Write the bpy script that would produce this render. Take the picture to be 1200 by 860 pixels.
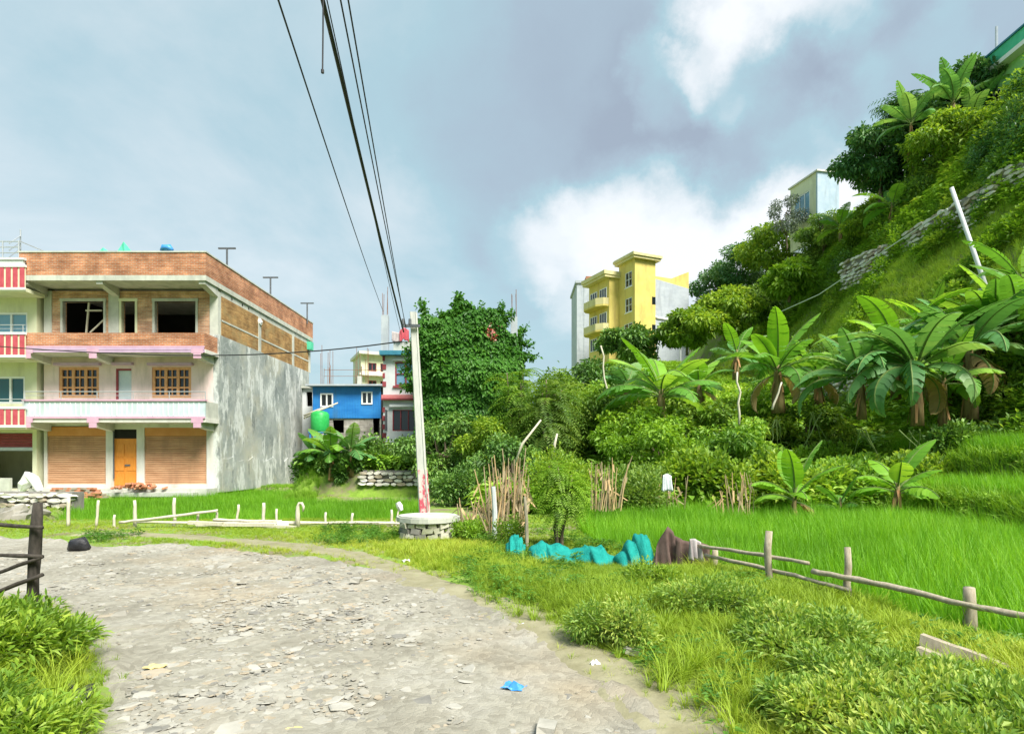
import bpy, math, random
import numpy as np
from mathutils import Vector, Matrix
for _o in list(bpy.data.objects): bpy.data.objects.remove(_o)
scene = bpy.context.scene
COL = scene.collection
random.seed(7); rng = np.random.default_rng(7)
R = math.radians

# ------------------------------------------------------------------ camera
F, CX, HY, EYE = 700.0, 604.0, 537.0, 1.6        # focal length, vanishing point and horizon in photo pixels
cam = bpy.data.objects.new('camera', bpy.data.cameras.new('camera')); COL.objects.link(cam)
cam.location = (0, 0, EYE); cam.rotation_euler = (R(90), 0, 0)
cam.data.sensor_width = 36; cam.data.lens = 36*F/1200
cam.data.shift_x = -(CX-600)/1200; cam.data.shift_y = (HY-430)/1200
cam.data.clip_end = 5000
scene.camera = cam

# ------------------------------------------------------------------ world: broken cloud over a daylight sky
SUN_EL, SUN_AZ = R(52), R(142)                   # azimuth clockwise from +Y (view direction)
world = bpy.data.worlds.new('World'); scene.world = world; world.use_nodes = True
nt = world.node_tree; nt.nodes.clear()
def wn(t, **k):
    n = nt.nodes.new(t)
    for a, b in k.items(): setattr(n, a, b)
    return n
def wl(a, b): nt.links.new(a, b)
sky = wn('ShaderNodeTexSky', sky_type='NISHITA', sun_disc=False, sun_elevation=SUN_EL, sun_rotation=SUN_AZ)
sky.air_density = 1.2; sky.dust_density = 2.5
tc = wn('ShaderNodeTexCoord')
sep = wn('ShaderNodeSeparateXYZ'); wl(tc.outputs['Generated'], sep.inputs[0])
# cloud layer coordinates: direction projected on a layer overhead
zz = wn('ShaderNodeMath', operation='MAXIMUM'); wl(sep.outputs[2], zz.inputs[0]); zz.inputs[1].default_value = 0.0
za = wn('ShaderNodeMath', operation='ADD'); wl(zz.outputs[0], za.inputs[0]); za.inputs[1].default_value = 0.30
cmb = wn('ShaderNodeCombineXYZ')
for i in (0, 1):
    d = wn('ShaderNodeMath', operation='DIVIDE'); wl(sep.outputs[i], d.inputs[0]); wl(za.outputs[0], d.inputs[1]); wl(d.outputs[0], cmb.inputs[i])
warp = wn('ShaderNodeTexNoise'); warp.inputs['Scale'].default_value = 3.2; warp.inputs['Detail'].default_value = 9; warp.inputs['Roughness'].default_value = .62
wl(tc.outputs['Generated'], warp.inputs['Vector'])
ws = wn('ShaderNodeVectorMath', operation='SUBTRACT'); wl(warp.outputs['Color'], ws.inputs[0]); ws.inputs[1].default_value = (.5, .5, .5)
wm = wn('ShaderNodeVectorMath', operation='SCALE'); wl(ws.outputs[0], wm.inputs[0]); wm.inputs['Scale'].default_value = .26
wa = wn('ShaderNodeVectorMath', operation='ADD'); wl(tc.outputs['Generated'], wa.inputs[0]); wl(wm.outputs[0], wa.inputs[1])
wnorm = wn('ShaderNodeVectorMath', operation='NORMALIZE'); wl(wa.outputs[0], wnorm.inputs[0])
n1 = wn('ShaderNodeTexNoise'); n1.inputs['Scale'].default_value = 1.5; n1.inputs['Detail'].default_value = 9; n1.inputs['Roughness'].default_value = .58
n1.inputs['Distortion'].default_value = .35
wl(cmb.outputs[0], n1.inputs['Vector'])
acc = wn('ShaderNodeMath', operation='MULTIPLY_ADD'); wl(n1.outputs['Fac'], acc.inputs[0]); acc.inputs[1].default_value = .60; acc.inputs[2].default_value = .185
last = acc.outputs[0]
# cloud masses (direction, angular radius in degrees, weight): bright openings and dark banks
for px, py, rad, w in [(900, 30, 6.5, .42), (850, 75, 3.5, .28), (775, 97, 2.6, .30), (700, 300, 6, .28), (750, 255, 6, .26), (860, 235, 7, .28), (960, 175, 5, .30), (880, 300, 11, .22),
                       (1040, 15, 4, .24), (1020, 140, 4.5, .20), (620, 295, 3.5, .16), (1075, 100, 4, .14),
                       (800, 170, 7, -.22), (880, 135, 6, -.34), (960, 92, 6, -.34), (1030, 50, 4.5, -.20), (660, 190, 12, -.10), (560, 130, 9, -.05), (720, 40, 8, -.10), (1150, 60, 9, -.05),
                       (150, 80, 24, .07), (60, 250, 14, .07), (450, 330, 8, .05)]:
    dv = Vector(((px-CX)/F, 1, (HY-py)/F)).normalized()
    dp = wn('ShaderNodeVectorMath', operation='DOT_PRODUCT'); wl(wnorm.outputs[0], dp.inputs[0]); dp.inputs[1].default_value = dv
    mr = wn('ShaderNodeMapRange', interpolation_type='SMOOTHSTEP'); wl(dp.outputs['Value'], mr.inputs['Value'])
    mr.inputs['From Min'].default_value = math.cos(R(rad*1.35)); mr.inputs['From Max'].default_value = math.cos(R(rad*.45))
    mr.inputs['To Max'].default_value = w
    ad = wn('ShaderNodeMath', operation='ADD'); wl(last, ad.inputs[0]); wl(mr.outputs[0], ad.inputs[1]); last = ad.outputs[0]
ramp = wn('ShaderNodeValToRGB'); wl(last, ramp.inputs[0])
SKY_K = 1.0
els = ramp.color_ramp.elements
stops = [(.16, (.335, .395, .47)), (.34, (.38, .475, .55)), (.50, (.40, .575, .635)), (.62, (.57, .68, .72)), (.76, (.78, .825, .845)), (.92, (.92, .945, .955))]
while len(els) < len(stops): els.new(.5)
for e, (p, c) in zip(els, stops): e.position = p; e.color = (*c, 1)
cs = wn('ShaderNodeVectorMath', operation='SCALE'); wl(ramp.outputs[0], cs.inputs[0]); cs.inputs['Scale'].default_value = 2.08
mx = wn('ShaderNodeMix', data_type='RGBA'); mx.inputs[0].default_value = .94
wl(sky.outputs[0], mx.inputs[6]); wl(cs.outputs[0], mx.inputs[7])
bg = wn('ShaderNodeBackground'); wl(mx.outputs[2], bg.inputs[0]); bg.inputs['Strength'].default_value = .15
out = wn('ShaderNodeOutputWorld'); wl(bg.outputs[0], out.inputs[0])

# ------------------------------------------------------------------ sun (veiled by cloud) and exposure
sl = bpy.data.lights.new('sun', 'SUN'); sl.energy = 2.5; sl.angle = R(24); sl.color = (1, .95, .87)
sun = bpy.data.objects.new('sun', sl); COL.objects.link(sun)
sd = Vector((math.sin(SUN_AZ)*math.cos(SUN_EL), math.cos(SUN_AZ)*math.cos(SUN_EL), math.sin(SUN_EL)))
sun.rotation_euler = sd.to_track_quat('Z', 'Y').to_euler(); sun.location = (20, -20, 60)
vs = scene.view_settings
vs.view_transform = 'Standard'; vs.look = 'None'; vs.exposure = 1.8; vs.gamma = 1; vs.use_curve_mapping = False
scene.render.engine = 'CYCLES'
scene.cycles.max_bounces = 6; scene.cycles.transparent_max_bounces = 8

# ------------------------------------------------------------------ helpers
WL = {}                                           # world location of every built object's origin
def P(px, py, Y): return Vector(((px-CX)/F*Y, Y, EYE-(py-HY)/F*Y))
def G(px, py, z=0.0):
    Y = (EYE-z)*F/(py-HY); return Vector(((px-CX)/F*Y, Y, z))
def px_of(x, y): return CX+F*x/np.maximum(y, .1)
def tag(o, label=None, cat=None, group=None, kind=None):
    if label: o['label'] = label
    if cat: o['category'] = cat
    if group: o['group'] = group
    if kind: o['kind'] = kind
    return o
def thing(name, label, cat, loc, group=None):
    o = bpy.data.objects.new(name, None); COL.objects.link(o); o.location = loc; o.empty_display_size = .2
    WL[o] = Vector(loc); return tag(o, label, cat, group)
def link(name, me, mat, parent=None, loc=(0, 0, 0)):
    o = bpy.data.objects.new(name, me); COL.objects.link(o)
    if mat: me.materials.append(mat)
    if parent is not None:
        o.parent = parent; o.location = Vector(loc)-WL[parent]
    else: o.location = loc
    WL[o] = Vector(loc); return o
def np_mesh(name, V, Fc, smooth=False, attr=None):
    """fast mesh from (N,3) vertices and (M,k) faces"""
    V = np.ascontiguousarray(V, dtype=np.float32); Fc = np.ascontiguousarray(Fc, dtype=np.int32)
    me = bpy.data.meshes.new(name); k = Fc.shape[1]
    me.vertices.add(len(V)); me.vertices.foreach_set('co', V.ravel())
    me.loops.add(Fc.size); me.loops.foreach_set('vertex_index', Fc.ravel())
    me.polygons.add(len(Fc)); me.polygons.foreach_set('loop_start', np.arange(0, Fc.size, k, dtype=np.int32))
    me.polygons.foreach_set('use_smooth', np.full(len(Fc), smooth))
    if attr is not None:
        a = me.attributes.new('v', 'FLOAT', 'POINT'); a.data.foreach_set('value', np.ascontiguousarray(attr, dtype=np.float32))
    me.update(calc_edges=True); return me
class MB:
    """collects shapes in world (or local, with M) coordinates; build() links them as ONE mesh object"""
    def __init__(s, M=None): s.v = []; s.f = []; s.M = M
    def add(s, vs, fs):
        o = len(s.v); s.v += [Vector(p) for p in vs]; s.f += [tuple(i+o for i in f) for f in fs]; return s
    def box(s, x0, x1, y0, y1, z0, z1):
        v = [(x, y, z) for z in (z0, z1) for y in (y0, y1) for x in (x0, x1)]
        return s.add(v, [(0, 2, 3, 1), (4, 5, 7, 6), (0, 1, 5, 4), (2, 6, 7, 3), (0, 4, 6, 2), (1, 3, 7, 5)])
    def hexa(s, c, size, rot=(0, 0, 0), jit=0):
        m = Matrix.Translation(c) @ Matrix.Rotation(rot[2], 4, 'Z') @ Matrix.Rotation(rot[1], 4, 'Y') @ Matrix.Rotation(rot[0], 4, 'X')
        v = []
        for z in (-1, 1):
            for y in (-1, 1):
                for x in (-1, 1):
                    v.append(m @ Vector((x*size[0]/2*(1+random.uniform(-jit, jit)), y*size[1]/2*(1+random.uniform(-jit, jit)), z*size[2]/2*(1+random.uniform(-jit, jit)))))
        return s.add(v, [(0, 2, 3, 1), (4, 5, 7, 6), (0, 1, 5, 4), (2, 6, 7, 3), (0, 4, 6, 2), (1, 3, 7, 5)])
    def prism(s, pts, z0, z1):
        n = len(pts); v = [(p[0], p[1], z0) for p in pts]+[(p[0], p[1], z1) for p in pts]
        return s.add(v, [tuple(range(n-1, -1, -1)), tuple(range(n, 2*n))]+[(i, (i+1) % n, n+(i+1) % n, n+i) for i in range(n)])
    def xprism(s, pts, x0, x1):                    # profile (y,z) extruded along x
        n = len(pts); v = [(x0, p[0], p[1]) for p in pts]+[(x1, p[0], p[1]) for p in pts]
        return s.add(v, [tuple(range(n-1, -1, -1)), tuple(range(n, 2*n))]+[(i, (i+1) % n, n+(i+1) % n, n+i) for i in range(n)])
    def tube(s, pts, rad, n=8, jit=0.0, flat=1.0):
        pts = [Vector(p) for p in pts]; m = len(pts)
        if not hasattr(rad, '__len__'): rad = [rad]*m
        vs, fs = [], []
        t0 = (pts[1]-pts[0]).normalized(); ref = Vector((0, 0, 1)) if abs(t0.z) < .9 else Vector((1, 0, 0))
        a = t0.cross(ref).normalized()
        for i, p in enumerate(pts):
            t = (pts[min(i+1, m-1)]-pts[max(i-1, 0)]).normalized()
            a = (a-t*a.dot(t)).normalized(); b = t.cross(a)
            for k in range(n):
                th = 2*math.pi*k/n; r = rad[i]*(1+random.uniform(-jit, jit))
                vs.append(p+a*(math.cos(th)*r)+b*(math.sin(th)*r*flat))
        for i in range(m-1):
            for k in range(n):
                fs.append((i*n+k, i*n+(k+1) % n, (i+1)*n+(k+1) % n, (i+1)*n+k))
        fs += [tuple(range(n-1, -1, -1)), tuple(range((m-1)*n, m*n))]
        return s.add(vs, fs)
    def wall(s, o, U, W, H, T, holes):
        """panel with real openings: origin o, along U (unit xy vector), width W, height H, thickness T (away from the viewer side = left normal)"""
        U = Vector((U[0], U[1], 0)); Nn = Vector((-U.y, U.x, 0)); o = Vector(o)
        us = sorted({0, W, *[c for h in holes for c in (h[0], h[1]) if 0 < c < W]}); zs = sorted({0, H, *[c for h in holes for c in (h[2], h[3]) if 0 < c < H]})
        nu, nz = len(us)-1, len(zs)-1
        def solid(i, j):
            if i < 0 or j < 0 or i >= nu or j >= nz: return False
            u, z = (us[i]+us[i+1])/2, (zs[j]+zs[j+1])/2
            return not any(h[0] < u < h[1] and h[2] < z < h[3] for h in holes)
        def pt(u, z, t): return o+U*u+Vector((0, 0, z))+Nn*t
        def q(a, b, c, d): s.add([a, b, c, d], [(0, 1, 2, 3)])
        for i in range(nu):
            for j in range(nz):
                if not solid(i, j): continue
                a, b, c, d = us[i], us[i+1], zs[j], zs[j+1]
                q(pt(a, c, 0), pt(b, c, 0), pt(b, d, 0), pt(a, d, 0)); q(pt(b, c, T), pt(a, c, T), pt(a, d, T), pt(b, d, T))
                if not solid(i-1, j): q(pt(a, c, T), pt(a, c, 0), pt(a, d, 0), pt(a, d, T))
                if not solid(i+1, j): q(pt(b, c, 0), pt(b, c, T), pt(b, d, T), pt(b, d, 0))
                if not solid(i, j-1): q(pt(a, c, 0), pt(a, c, T), pt(b, c, T), pt(b, c, 0))
                if not solid(i, j+1): q(pt(a, d, T), pt(a, d, 0), pt(b, d, 0), pt(b, d, T))
        return s
    def build(s, name, mat, parent=None, smooth=False, loc=None):
        vs = [s.M @ p for p in s.v] if s.M else s.v
        if loc is None:
            if parent is not None: loc = WL[parent]
            else:
                a = np.array(vs); loc = Vector(((a[:, 0].min()+a[:, 0].max())/2, (a[:, 1].min()+a[:, 1].max())/2, a[:, 2].min()))
        loc = Vector(loc); me = bpy.data.meshes.new(name)
        me.from_pydata([p-loc for p in vs], [], s.f)
        if smooth: me.polygons.foreach_set('use_smooth', [True]*len(me.polygons))
        me.update(); return link(name, me, mat, parent, loc)

# value noise and polygon distance, vectorised
_tab = rng.random((256, 256))
def vn(x, y, sc=1.0, oct=1):
    x = np.asarray(x, float)*sc; y = np.asarray(y, float)*sc; r = 0; amp = 1; tot = 0
    for k in range(oct):
        xi = np.floor(x).astype(int); yi = np.floor(y).astype(int); fx = x-xi; fy = y-yi
        fx = fx*fx*(3-2*fx); fy = fy*fy*(3-2*fy)
        a = _tab[xi % 256, yi % 256]; b = _tab[(xi+1) % 256, yi % 256]; c = _tab[xi % 256, (yi+1) % 256]; d = _tab[(xi+1) % 256, (yi+1) % 256]
        r = r+amp*((a*(1-fx)+b*fx)*(1-fy)+(c*(1-fx)+d*fx)*fy); tot += amp; amp *= .5; x = x*2.03+17; y = y*2.03+31
    return r/tot
def sst(a, b, x): t = np.clip((np.asarray(x, float)-a)/(b-a), 0, 1); return t*t*(3-2*t)
def sdist(x, y, poly):
    """signed distance to a polygon, positive inside"""
    x = np.asarray(x, float); y = np.asarray(y, float); d = np.full(x.shape, 1e9); ins = np.zeros(x.shape, bool); n = len(poly)
    for i in range(n):
        ax, ay = poly[i][0], poly[i][1]; bx, by = poly[(i+1) % n][0], poly[(i+1) % n][1]
        ex, ey = bx-ax, by-ay; t = np.clip(((x-ax)*ex+(y-ay)*ey)/(ex*ex+ey*ey+1e-12), 0, 1)
        d = np.minimum(d, np.hypot(x-ax-t*ex, y-ay-t*ey))
        c = ((ay > y) != (by > y)) & (x < (bx-ax)*(y-ay)/((by-ay) if by != ay else 1e-12)+ax); ins ^= c
    return np.where(ins, d, -d)
def gp(pts): return [tuple(G(*p)[:2]) for p in pts]
def spl(pts, n=6):
    """Catmull-Rom through 2-D points"""
    o = []; pts = [Vector(p) for p in pts]
    for i in range(len(pts)-1):
        p0, p1, p2, p3 = pts[max(i-1, 0)], pts[i], pts[i+1], pts[min(i+2, len(pts)-1)]
        for k in range(n):
            t = k/n; o.append(.5*((2*p1)+(p2-p0)*t+(2*p0-5*p1+4*p2-p3)*t*t+(3*p1-p0-3*p2+p3)*t**3))
    o.append(pts[-1]); return o

# ------------------------------------------------------------------ terrain
ROAD = [tuple(p) for p in spl(gp([(880, 1000), (790, 862), (700, 790), (630, 748), (560, 712), (480, 681), (400, 661), (300, 648), (200, 641), (120, 640), (60, 634), (0, 630)]), 5)]
ROAD += [(-24, 11.6), (-24, 7.6)]+[tuple(p) for p in spl(gp([(-60, 690), (40, 708), (78, 722), (112, 752), (133, 800), (112, 865), (60, 1000)]), 5)]
ROAD += [(-1.3, -9), (1.6, -9)]
TRAIL = [Vector(p) for p in spl(gp([(90, 626), (180, 627), (280, 634), (360, 642), (430, 655), (500, 684), (580, 712), (690, 772), (800, 850), (890, 960)]), 6)]
PADR = [(2.75, 9.4), (1.5, 11.2), (1.5, 14.5), (2.0, 17.0), (6, 17.6), (10.9, 16.8), (10.9, 1), (5.2, 1), (4.45, 4.5), (3.7, 6.5)]
PADL = [(-12.2, 15.7), (-2.9, 15.9), (-3.3, 23.6), (-9.7, 24.4), (-9.8, 30.5), (-13.3, 31), (-17.9, 25.0)]
T1 = [(11.5, 10), (13.3, 10), (13.3, 22), (11.5, 22)]
T2 = [(13.95, 12), (16.1, 12), (16.1, 22.5), (13.95, 22.5)]
HX = np.array([-60, 10.6, 11.3, 13.4, 13.8, 16.2, 16.8, 18.2, 20.0, 22.5, 25.2, 26.6, 30, 36, 48, 80, 300])
HZ = np.array([-.4, -.4, .55, .68, 1.62, 1.8, 3.0, 5.6, 7.2, 10.9, 14.7, 17.6, 22.2, 26.5, 31, 38, 60])
def d_trail(x, y):
    x = np.asarray(x, float); d = np.full(x.shape, 1e9)
    for a, b in zip(TRAIL[:-1], TRAIL[1:]):
        ex, ey = b.x-a.x, b.y-a.y; t = np.clip(((x-a.x)*ex+(y-a.y)*ey)/(ex*ex+ey*ey), 0, 1)
        d = np.minimum(d, np.hypot(x-a.x-t*ex, y-a.y-t*ey))
    return d
def gz(x, y, base=False):
    x = np.asarray(x, float); y = np.asarray(y, float)
    wob = (vn(x, y, .13, 2)-.5)*2.2*sst(12, 30, x)+(vn(x*0, y, .22, 2)-.5)*.7
    hx = np.interp(x+wob*sst(11, 20, x), HX, HZ)+(vn(x+50, y, .4, 3)-.5)*1.5*sst(16.2, 20, x)
    hy = np.clip((y-17.9)*.235, 0, 13.0)*sst(-.6, 4.5+np.maximum(0, y-18)*.12, x)-.4*(1-sst(17, 19, y))
    hl = 1.0*sst(24.9, 25.3, y)*sst(-9.5, -9.0, x)*(1-sst(-1.5, 1, x))
    hl = np.maximum(hl, .08*sst(24.6, 25.4, y))
    z0 = .05*(vn(x, y, .7, 2)-.5)+.03*(vn(x, y, 2.5)-.5)
    z0 = z0+.06*sst(.15, -.9, sdist(x, y, ROAD))*(1-sst(6.5, 9, y))+.16*sst(-2.6, -4.0, x)*(1-sst(6.3, 8.0, y))*sst(.1, -.8, sdist(x, y, ROAD))
    h = np.maximum(np.maximum(hx, hy), -.4)
    zl = np.maximum(z0, hl)
    z = np.where(x > 10.9, np.maximum(hx, zl*0-.4), zl)
    z = np.maximum(z, np.where((x > -.6) & (y > 17), np.maximum(hy, z*0-.4), -9))
    z = np.maximum(z, np.where(x > 10.6, hx, -9))
    dr = sdist(x, y, PADR); dl = sdist(x, y, PADL)
    z = z*(1-sst(-.15, .25, dr))+(-.40)*sst(-.15, .25, dr)
    z = z*(1-sst(-.3, .2, dl))+(-.48)*sst(-.3, .2, dl)
    if base:
        z = z-.07*sst(-.05, .15, sdist(x, y, ROAD))
    else:
        t = sst(-.1, .1, sdist(x, y, ROAD)); z = z*(1-t)+t*(.012+.05*(vn(x, y, .7, 2)-.5)+.03*(vn(x, y, 2.5)-.5))
    return z
def gzf(x, y): return float(gz(np.array([x]), np.array([y]))[0])

# ------------------------------------------------------------------ materials
def newmat(name):
    m = bpy.data.materials.new(name); m.use_nodes = True; t = m.node_tree; t.nodes.clear()
    o = t.nodes.new('ShaderNodeOutputMaterial'); return m, t, o
def nd(t, ty, **k):
    n = t.nodes.new(ty)
    for a, b in k.items(): setattr(n, a, b)
    return n
def ramp_(t, src, stops):
    r = nd(t, 'ShaderNodeValToRGB'); e = r.color_ramp.elements
    while len(e) < len(stops): e.new(.5)
    for x, (p, c) in zip(e, stops): x.position = p; x.color = (*c, 1)
    t.links.new(src, r.inputs[0]); return r.outputs[0]
def noise_(t, vec, sc, det=5, ro=.6, stretch=None):
    n = nd(t, 'ShaderNodeTexNoise'); n.inputs['Scale'].default_value = sc; n.inputs['Detail'].default_value = det; n.inputs['Roughness'].default_value = ro
    if stretch:
        mp = nd(t, 'ShaderNodeMapping'); mp.inputs['Scale'].default_value = stretch; t.links.new(vec, mp.inputs[0]); vec = mp.outputs[0]
    t.links.new(vec, n.inputs['Vector']); return n.outputs['Fac']
def geo_(t): return nd(t, 'ShaderNodeNewGeometry').outputs['Position']
def mix_(t, f, a, b, mode='MIX'):
    m = nd(t, 'ShaderNodeMix', data_type='RGBA', blend_type=mode)
    for i, s in ((0, f), (6, a), (7, b)):
        if hasattr(s, 'links'): t.links.new(s, m.inputs[i])
        else: m.inputs[i].default_value = s if i == 0 else (*s, 1)
    return m.outputs[2]
def fin(t, o, col, rough=.8, bump=None, bs=.3, bd=.02, metal=0, spec=.3):
    b = nd(t, 'ShaderNodeBsdfPrincipled'); b.inputs['Roughness'].default_value = rough; b.inputs['Metallic'].default_value = metal
    b.inputs['Specular IOR Level'].default_value = spec
    if hasattr(col, 'links'): t.links.new(col, b.inputs['Base Color'])
    else: b.inputs['Base Color'].default_value = (*col, 1)
    if bump is not None:
        bp = nd(t, 'ShaderNodeBump'); bp.inputs['Strength'].default_value = bs; bp.inputs['Distance'].default_value = bd
        t.links.new(bump, bp.inputs['Height']); t.links.new(bp.outputs[0], b.inputs['Normal'])
    t.links.new(b.outputs[0], o.inputs[0]); return b
def pm(name, c1, c2, sc=3, rough=.8, bs=.25, bd=.01, stretch=None, dirt=None, metal=0, spec=.3):
    m, t, o = newmat(name); g = geo_(t)
    f = noise_(t, g, sc, 6, .62, stretch); col = ramp_(t, f, [(.32, c1), (.68, c2)])
    f2 = noise_(t, g, sc*7, 4, .6, stretch)
    if dirt:
        f3 = noise_(t, g, .9, 7, .65, (1.6, 1.6, .35)); s = ramp_(t, f3, [(.5, (0, 0, 0)), (.72, (1, 1, 1))])
        col = mix_(t, s, col, dirt)
    fin(t, o, col, rough, f2, bs, bd, metal, spec); return m
def wallvec(t):
    s = nd(t, 'ShaderNodeSeparateXYZ'); t.links.new(geo_(t), s.inputs[0])
    a = nd(t, 'ShaderNodeMath', operation='ADD'); t.links.new(s.outputs[0], a.inputs[0]); t.links.new(s.outputs[1], a.inputs[1])
    c = nd(t, 'ShaderNodeCombineXYZ'); t.links.new(a.outputs[0], c.inputs[0]); t.links.new(s.outputs[2], c.inputs[1]); return c.outputs[0]
def brickmat(name, c1, c2, mortar, w=.23, h=.075, patch=None):
    m, t, o = newmat(name); v = wallvec(t)
    b = nd(t, 'ShaderNodeTexBrick'); t.links.new(v, b.inputs['Vector'])
    b.inputs['Scale'].default_value = 1; b.inputs['Brick Width'].default_value = w; b.inputs['Row Height'].default_value = h
    b.inputs['Mortar Size'].default_value = .011; b.inputs['Mortar Smooth'].default_value = .3; b.inputs['Bias'].default_value = -.1
    b.inputs['Color1'].default_value = (*c1, 1); b.inputs['Color2'].default_value = (*c2, 1); b.inputs['Mortar'].default_value = (*mortar, 1)
    g = geo_(t); f = noise_(t, g, 1.1, 7, .68); s = ramp_(t, f, [(.40, (.62, .58, .55)), (.62, (1.12, 1.1, 1.08))])
    col = mix_(t, 1.0, b.outputs['Color'], s, 'MULTIPLY')
    rows = noise_(t, v, 1.0, 4, .7, (.7, 9.5, 1)); s2 = ramp_(t, rows, [(.36, (.72, .70, .68)), (.5, (1, 1, 1)), (.68, (1.28, 1.25, 1.2))])
    col = mix_(t, 1.0, col, s2, 'MULTIPLY')
    if patch:
        f4 = noise_(t, g, .8, 5, .7, (1, 1, 1.6)); s4 = ramp_(t, f4, [(.53, (0, 0, 0)), (.62, (.8, .8, .8))]); col = mix_(t, s4, col, patch)
    fin(t, o, col, .9, b.outputs['Fac'], -.6, .01); return m
def leafmat(name, dark, mid, light, rough=.5, trans=.42, inst=False, yel=None):
    m, t, o = newmat(name)
    a = nd(t, 'ShaderNodeAttribute', attribute_name='v')
    if inst: a.attribute_type = 'INSTANCER'
    col = ramp_(t, a.outputs['Fac'], [(.05, dark), (.5, mid), (.95, light)])
    if yel:
        f = noise_(t, geo_(t), .55, 4, .6); col = mix_(t, ramp_(t, f, [(.46, (0, 0, 0)), (.66, (.85, .85, .85))]), col, yel)
    b = nd(t, 'ShaderNodeBsdfPrincipled'); b.inputs['Roughness'].default_value = rough; b.inputs['Specular IOR Level'].default_value = .35
    t.links.new(col, b.inputs['Base Color'])
    tr = nd(t, 'ShaderNodeBsdfTranslucent'); c2 = mix_(t, 1.0, col, (1.25, 1.15, .55), 'MULTIPLY'); t.links.new(c2, tr.inputs['Color'])
    ms = nd(t, 'ShaderNodeMixShader'); ms.inputs[0].default_value = trans
    t.links.new(b.outputs[0], ms.inputs[1]); t.links.new(tr.outputs[0], ms.inputs[2]); t.links.new(ms.outputs[0], o.inputs[0]); return m
def glassmat(name, c, rough=.08):
    m, t, o = newmat(name); fin(t, o, c, rough, spec=.6); return m

M = {}
M['brick'] = brickmat('brick', (.42, .15, .065), (.52, .22, .10), (.40, .33, .26))
M['brick_pale'] = brickmat('brick_pale', (.52, .27, .155), (.60, .36, .22), (.50, .43, .34))
M['brick_gold'] = brickmat('brick_gold', (.32, .175, .055), (.43, .26, .10), (.33, .24, .12), patch=(.30, .22, .10))
M['block'] = brickmat('block', (.36, .35, .33), (.44, .43, .40), (.28, .27, .25), .42, .2)
M['concrete'] = pm('concrete', (.40, .41, .36), (.54, .55, .48), 2.2, .9, .3, .01, dirt=(.30, .31, .27))
M['concrete_pole'] = pm('concrete_pole', (.42, .43, .40), (.58, .58, .54), 5, .85, .3, .006, (1, 1, .25))
M['plaster_pink'] = pm('plaster_pink', (.68, .53, .50), (.76, .62, .58), 1.4, .85, .12, .006, dirt=(.46, .38, .33))
M['plaster_white'] = pm('plaster_white', (.56, .55, .50), (.66, .65, .60), 1.4, .85, .12, .006, dirt=(.42, .39, .33))
M['plaster_cream'] = pm('plaster_cream', (.58, .59, .40), (.66, .67, .47), 1.2, .85, .1, .006, dirt=(.47, .47, .32))
M['plaster_cool'] = pm('plaster_cool', (.50, .53, .54), (.62, .64, .64), 1.4, .85, .12, .006, dirt=(.48, .50, .50))
M['lavender'] = pm('lavender', (.46, .31, .47), (.55, .40, .55), 3, .7, .1)
M['pink_trim'] = pm('pink_trim', (.50, .29, .40), (.60, .38, .48), 3, .7, .1)
M['balcony_white'] = pm('balcony_white', (.44, .54, .56), (.56, .64, .65), 2.5, .7, .1, dirt=(.36, .42, .42))
M['shutter'] = pm('shutter', (.44, .225, .115), (.60, .35, .20), 2.6, .6, .1, .005, (.5, .5, 5), dirt=(.36, .20, .11))
M['shutter_box'] = pm('shutter_box', (.52, .21, .06), (.60, .27, .09), 2.5, .55, .1)
M['wood_orange'] = pm('wood_orange', (.60, .20, .025), (.72, .29, .05), 6, .45, .15, .004, (6, 6, .5))
M['wood_frame'] = pm('wood_frame', (.54, .26, .10), (.66, .36, .17), 6, .5, .15, .004)
M['maroon'] = pm('maroon', (.22, .035, .045), (.30, .06, .07), 4, .6, .1)
M['red_paint'] = pm('red_paint', (.40, .055, .075), (.50, .095, .12), 4, .6, .1)
M['red_band'] = pm('red_band', (.55, .16, .17), (.64, .23, .23), 4, .7, .1)
M['white_paint'] = pm('white_paint', (.72, .73, .72), (.80, .81, .80), 4, .5, .08)
M['blue_tin'] = pm('blue_tin', (.015, .16, .47), (.03, .225, .56), 1.5, .5, .1, .004, (.6, .6, 2), dirt=(.05, .17, .34))
M['teal_paint'] = pm('teal_paint', (.03, .16, .24), (.05, .22, .31), 4, .6, .1)
M['yellow_wall'] = pm('yellow_wall', (.60, .48, .12), (.68, .56, .17), 1, .85, .1, dirt=(.48, .37, .12))
M['grey_wall'] = pm('grey_wall', (.36, .40, .44), (.46, .50, .53), 1, .85, .2, .01, (1, 1, 2), dirt=(.30, .33, .36))
M['green_wall'] = pm('green_wall', (.06, .42, .25), (.10, .52, .33), 1.3, .8, .1)
M['green_wall_light'] = pm('green_wall_light', (.28, .58, .20), (.36, .66, .27), 1.3, .8, .1)
M['blue_white'] = pm('blue_white', (.33, .43, .52), (.43, .52, .60), 1.3, .8, .1, dirt=(.27, .34, .40))
M['glass_dark'] = glassmat('glass_dark', (.012, .018, .022)); M['glass_teal'] = glassmat('glass_teal', (.015, .09, .10)); M['glass_blue'] = glassmat('glass_blue', (.16, .33, .46), .12)
M['shade_black'] = pm('shade_black', (.010, .010, .010), (.02, .019, .018), 2, .95, .1)  # near-black colour paints in the shade inside rooms and openings
M['steel'] = pm('steel', (.42, .44, .46), (.52, .54, .55), 6, .4, .1, .002, metal=.5)
M['dark_steel'] = pm('dark_steel', (.07, .08, .09), (.12, .13, .14), 6, .55, .1, .002)
M['rust'] = pm('rust', (.16, .07, .035), (.25, .12, .06), 6, .8, .2, .002)
M['cable'] = pm('cable', (.012, .013, .015), (.03, .03, .034), 5, .6, .1, .002)
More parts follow.
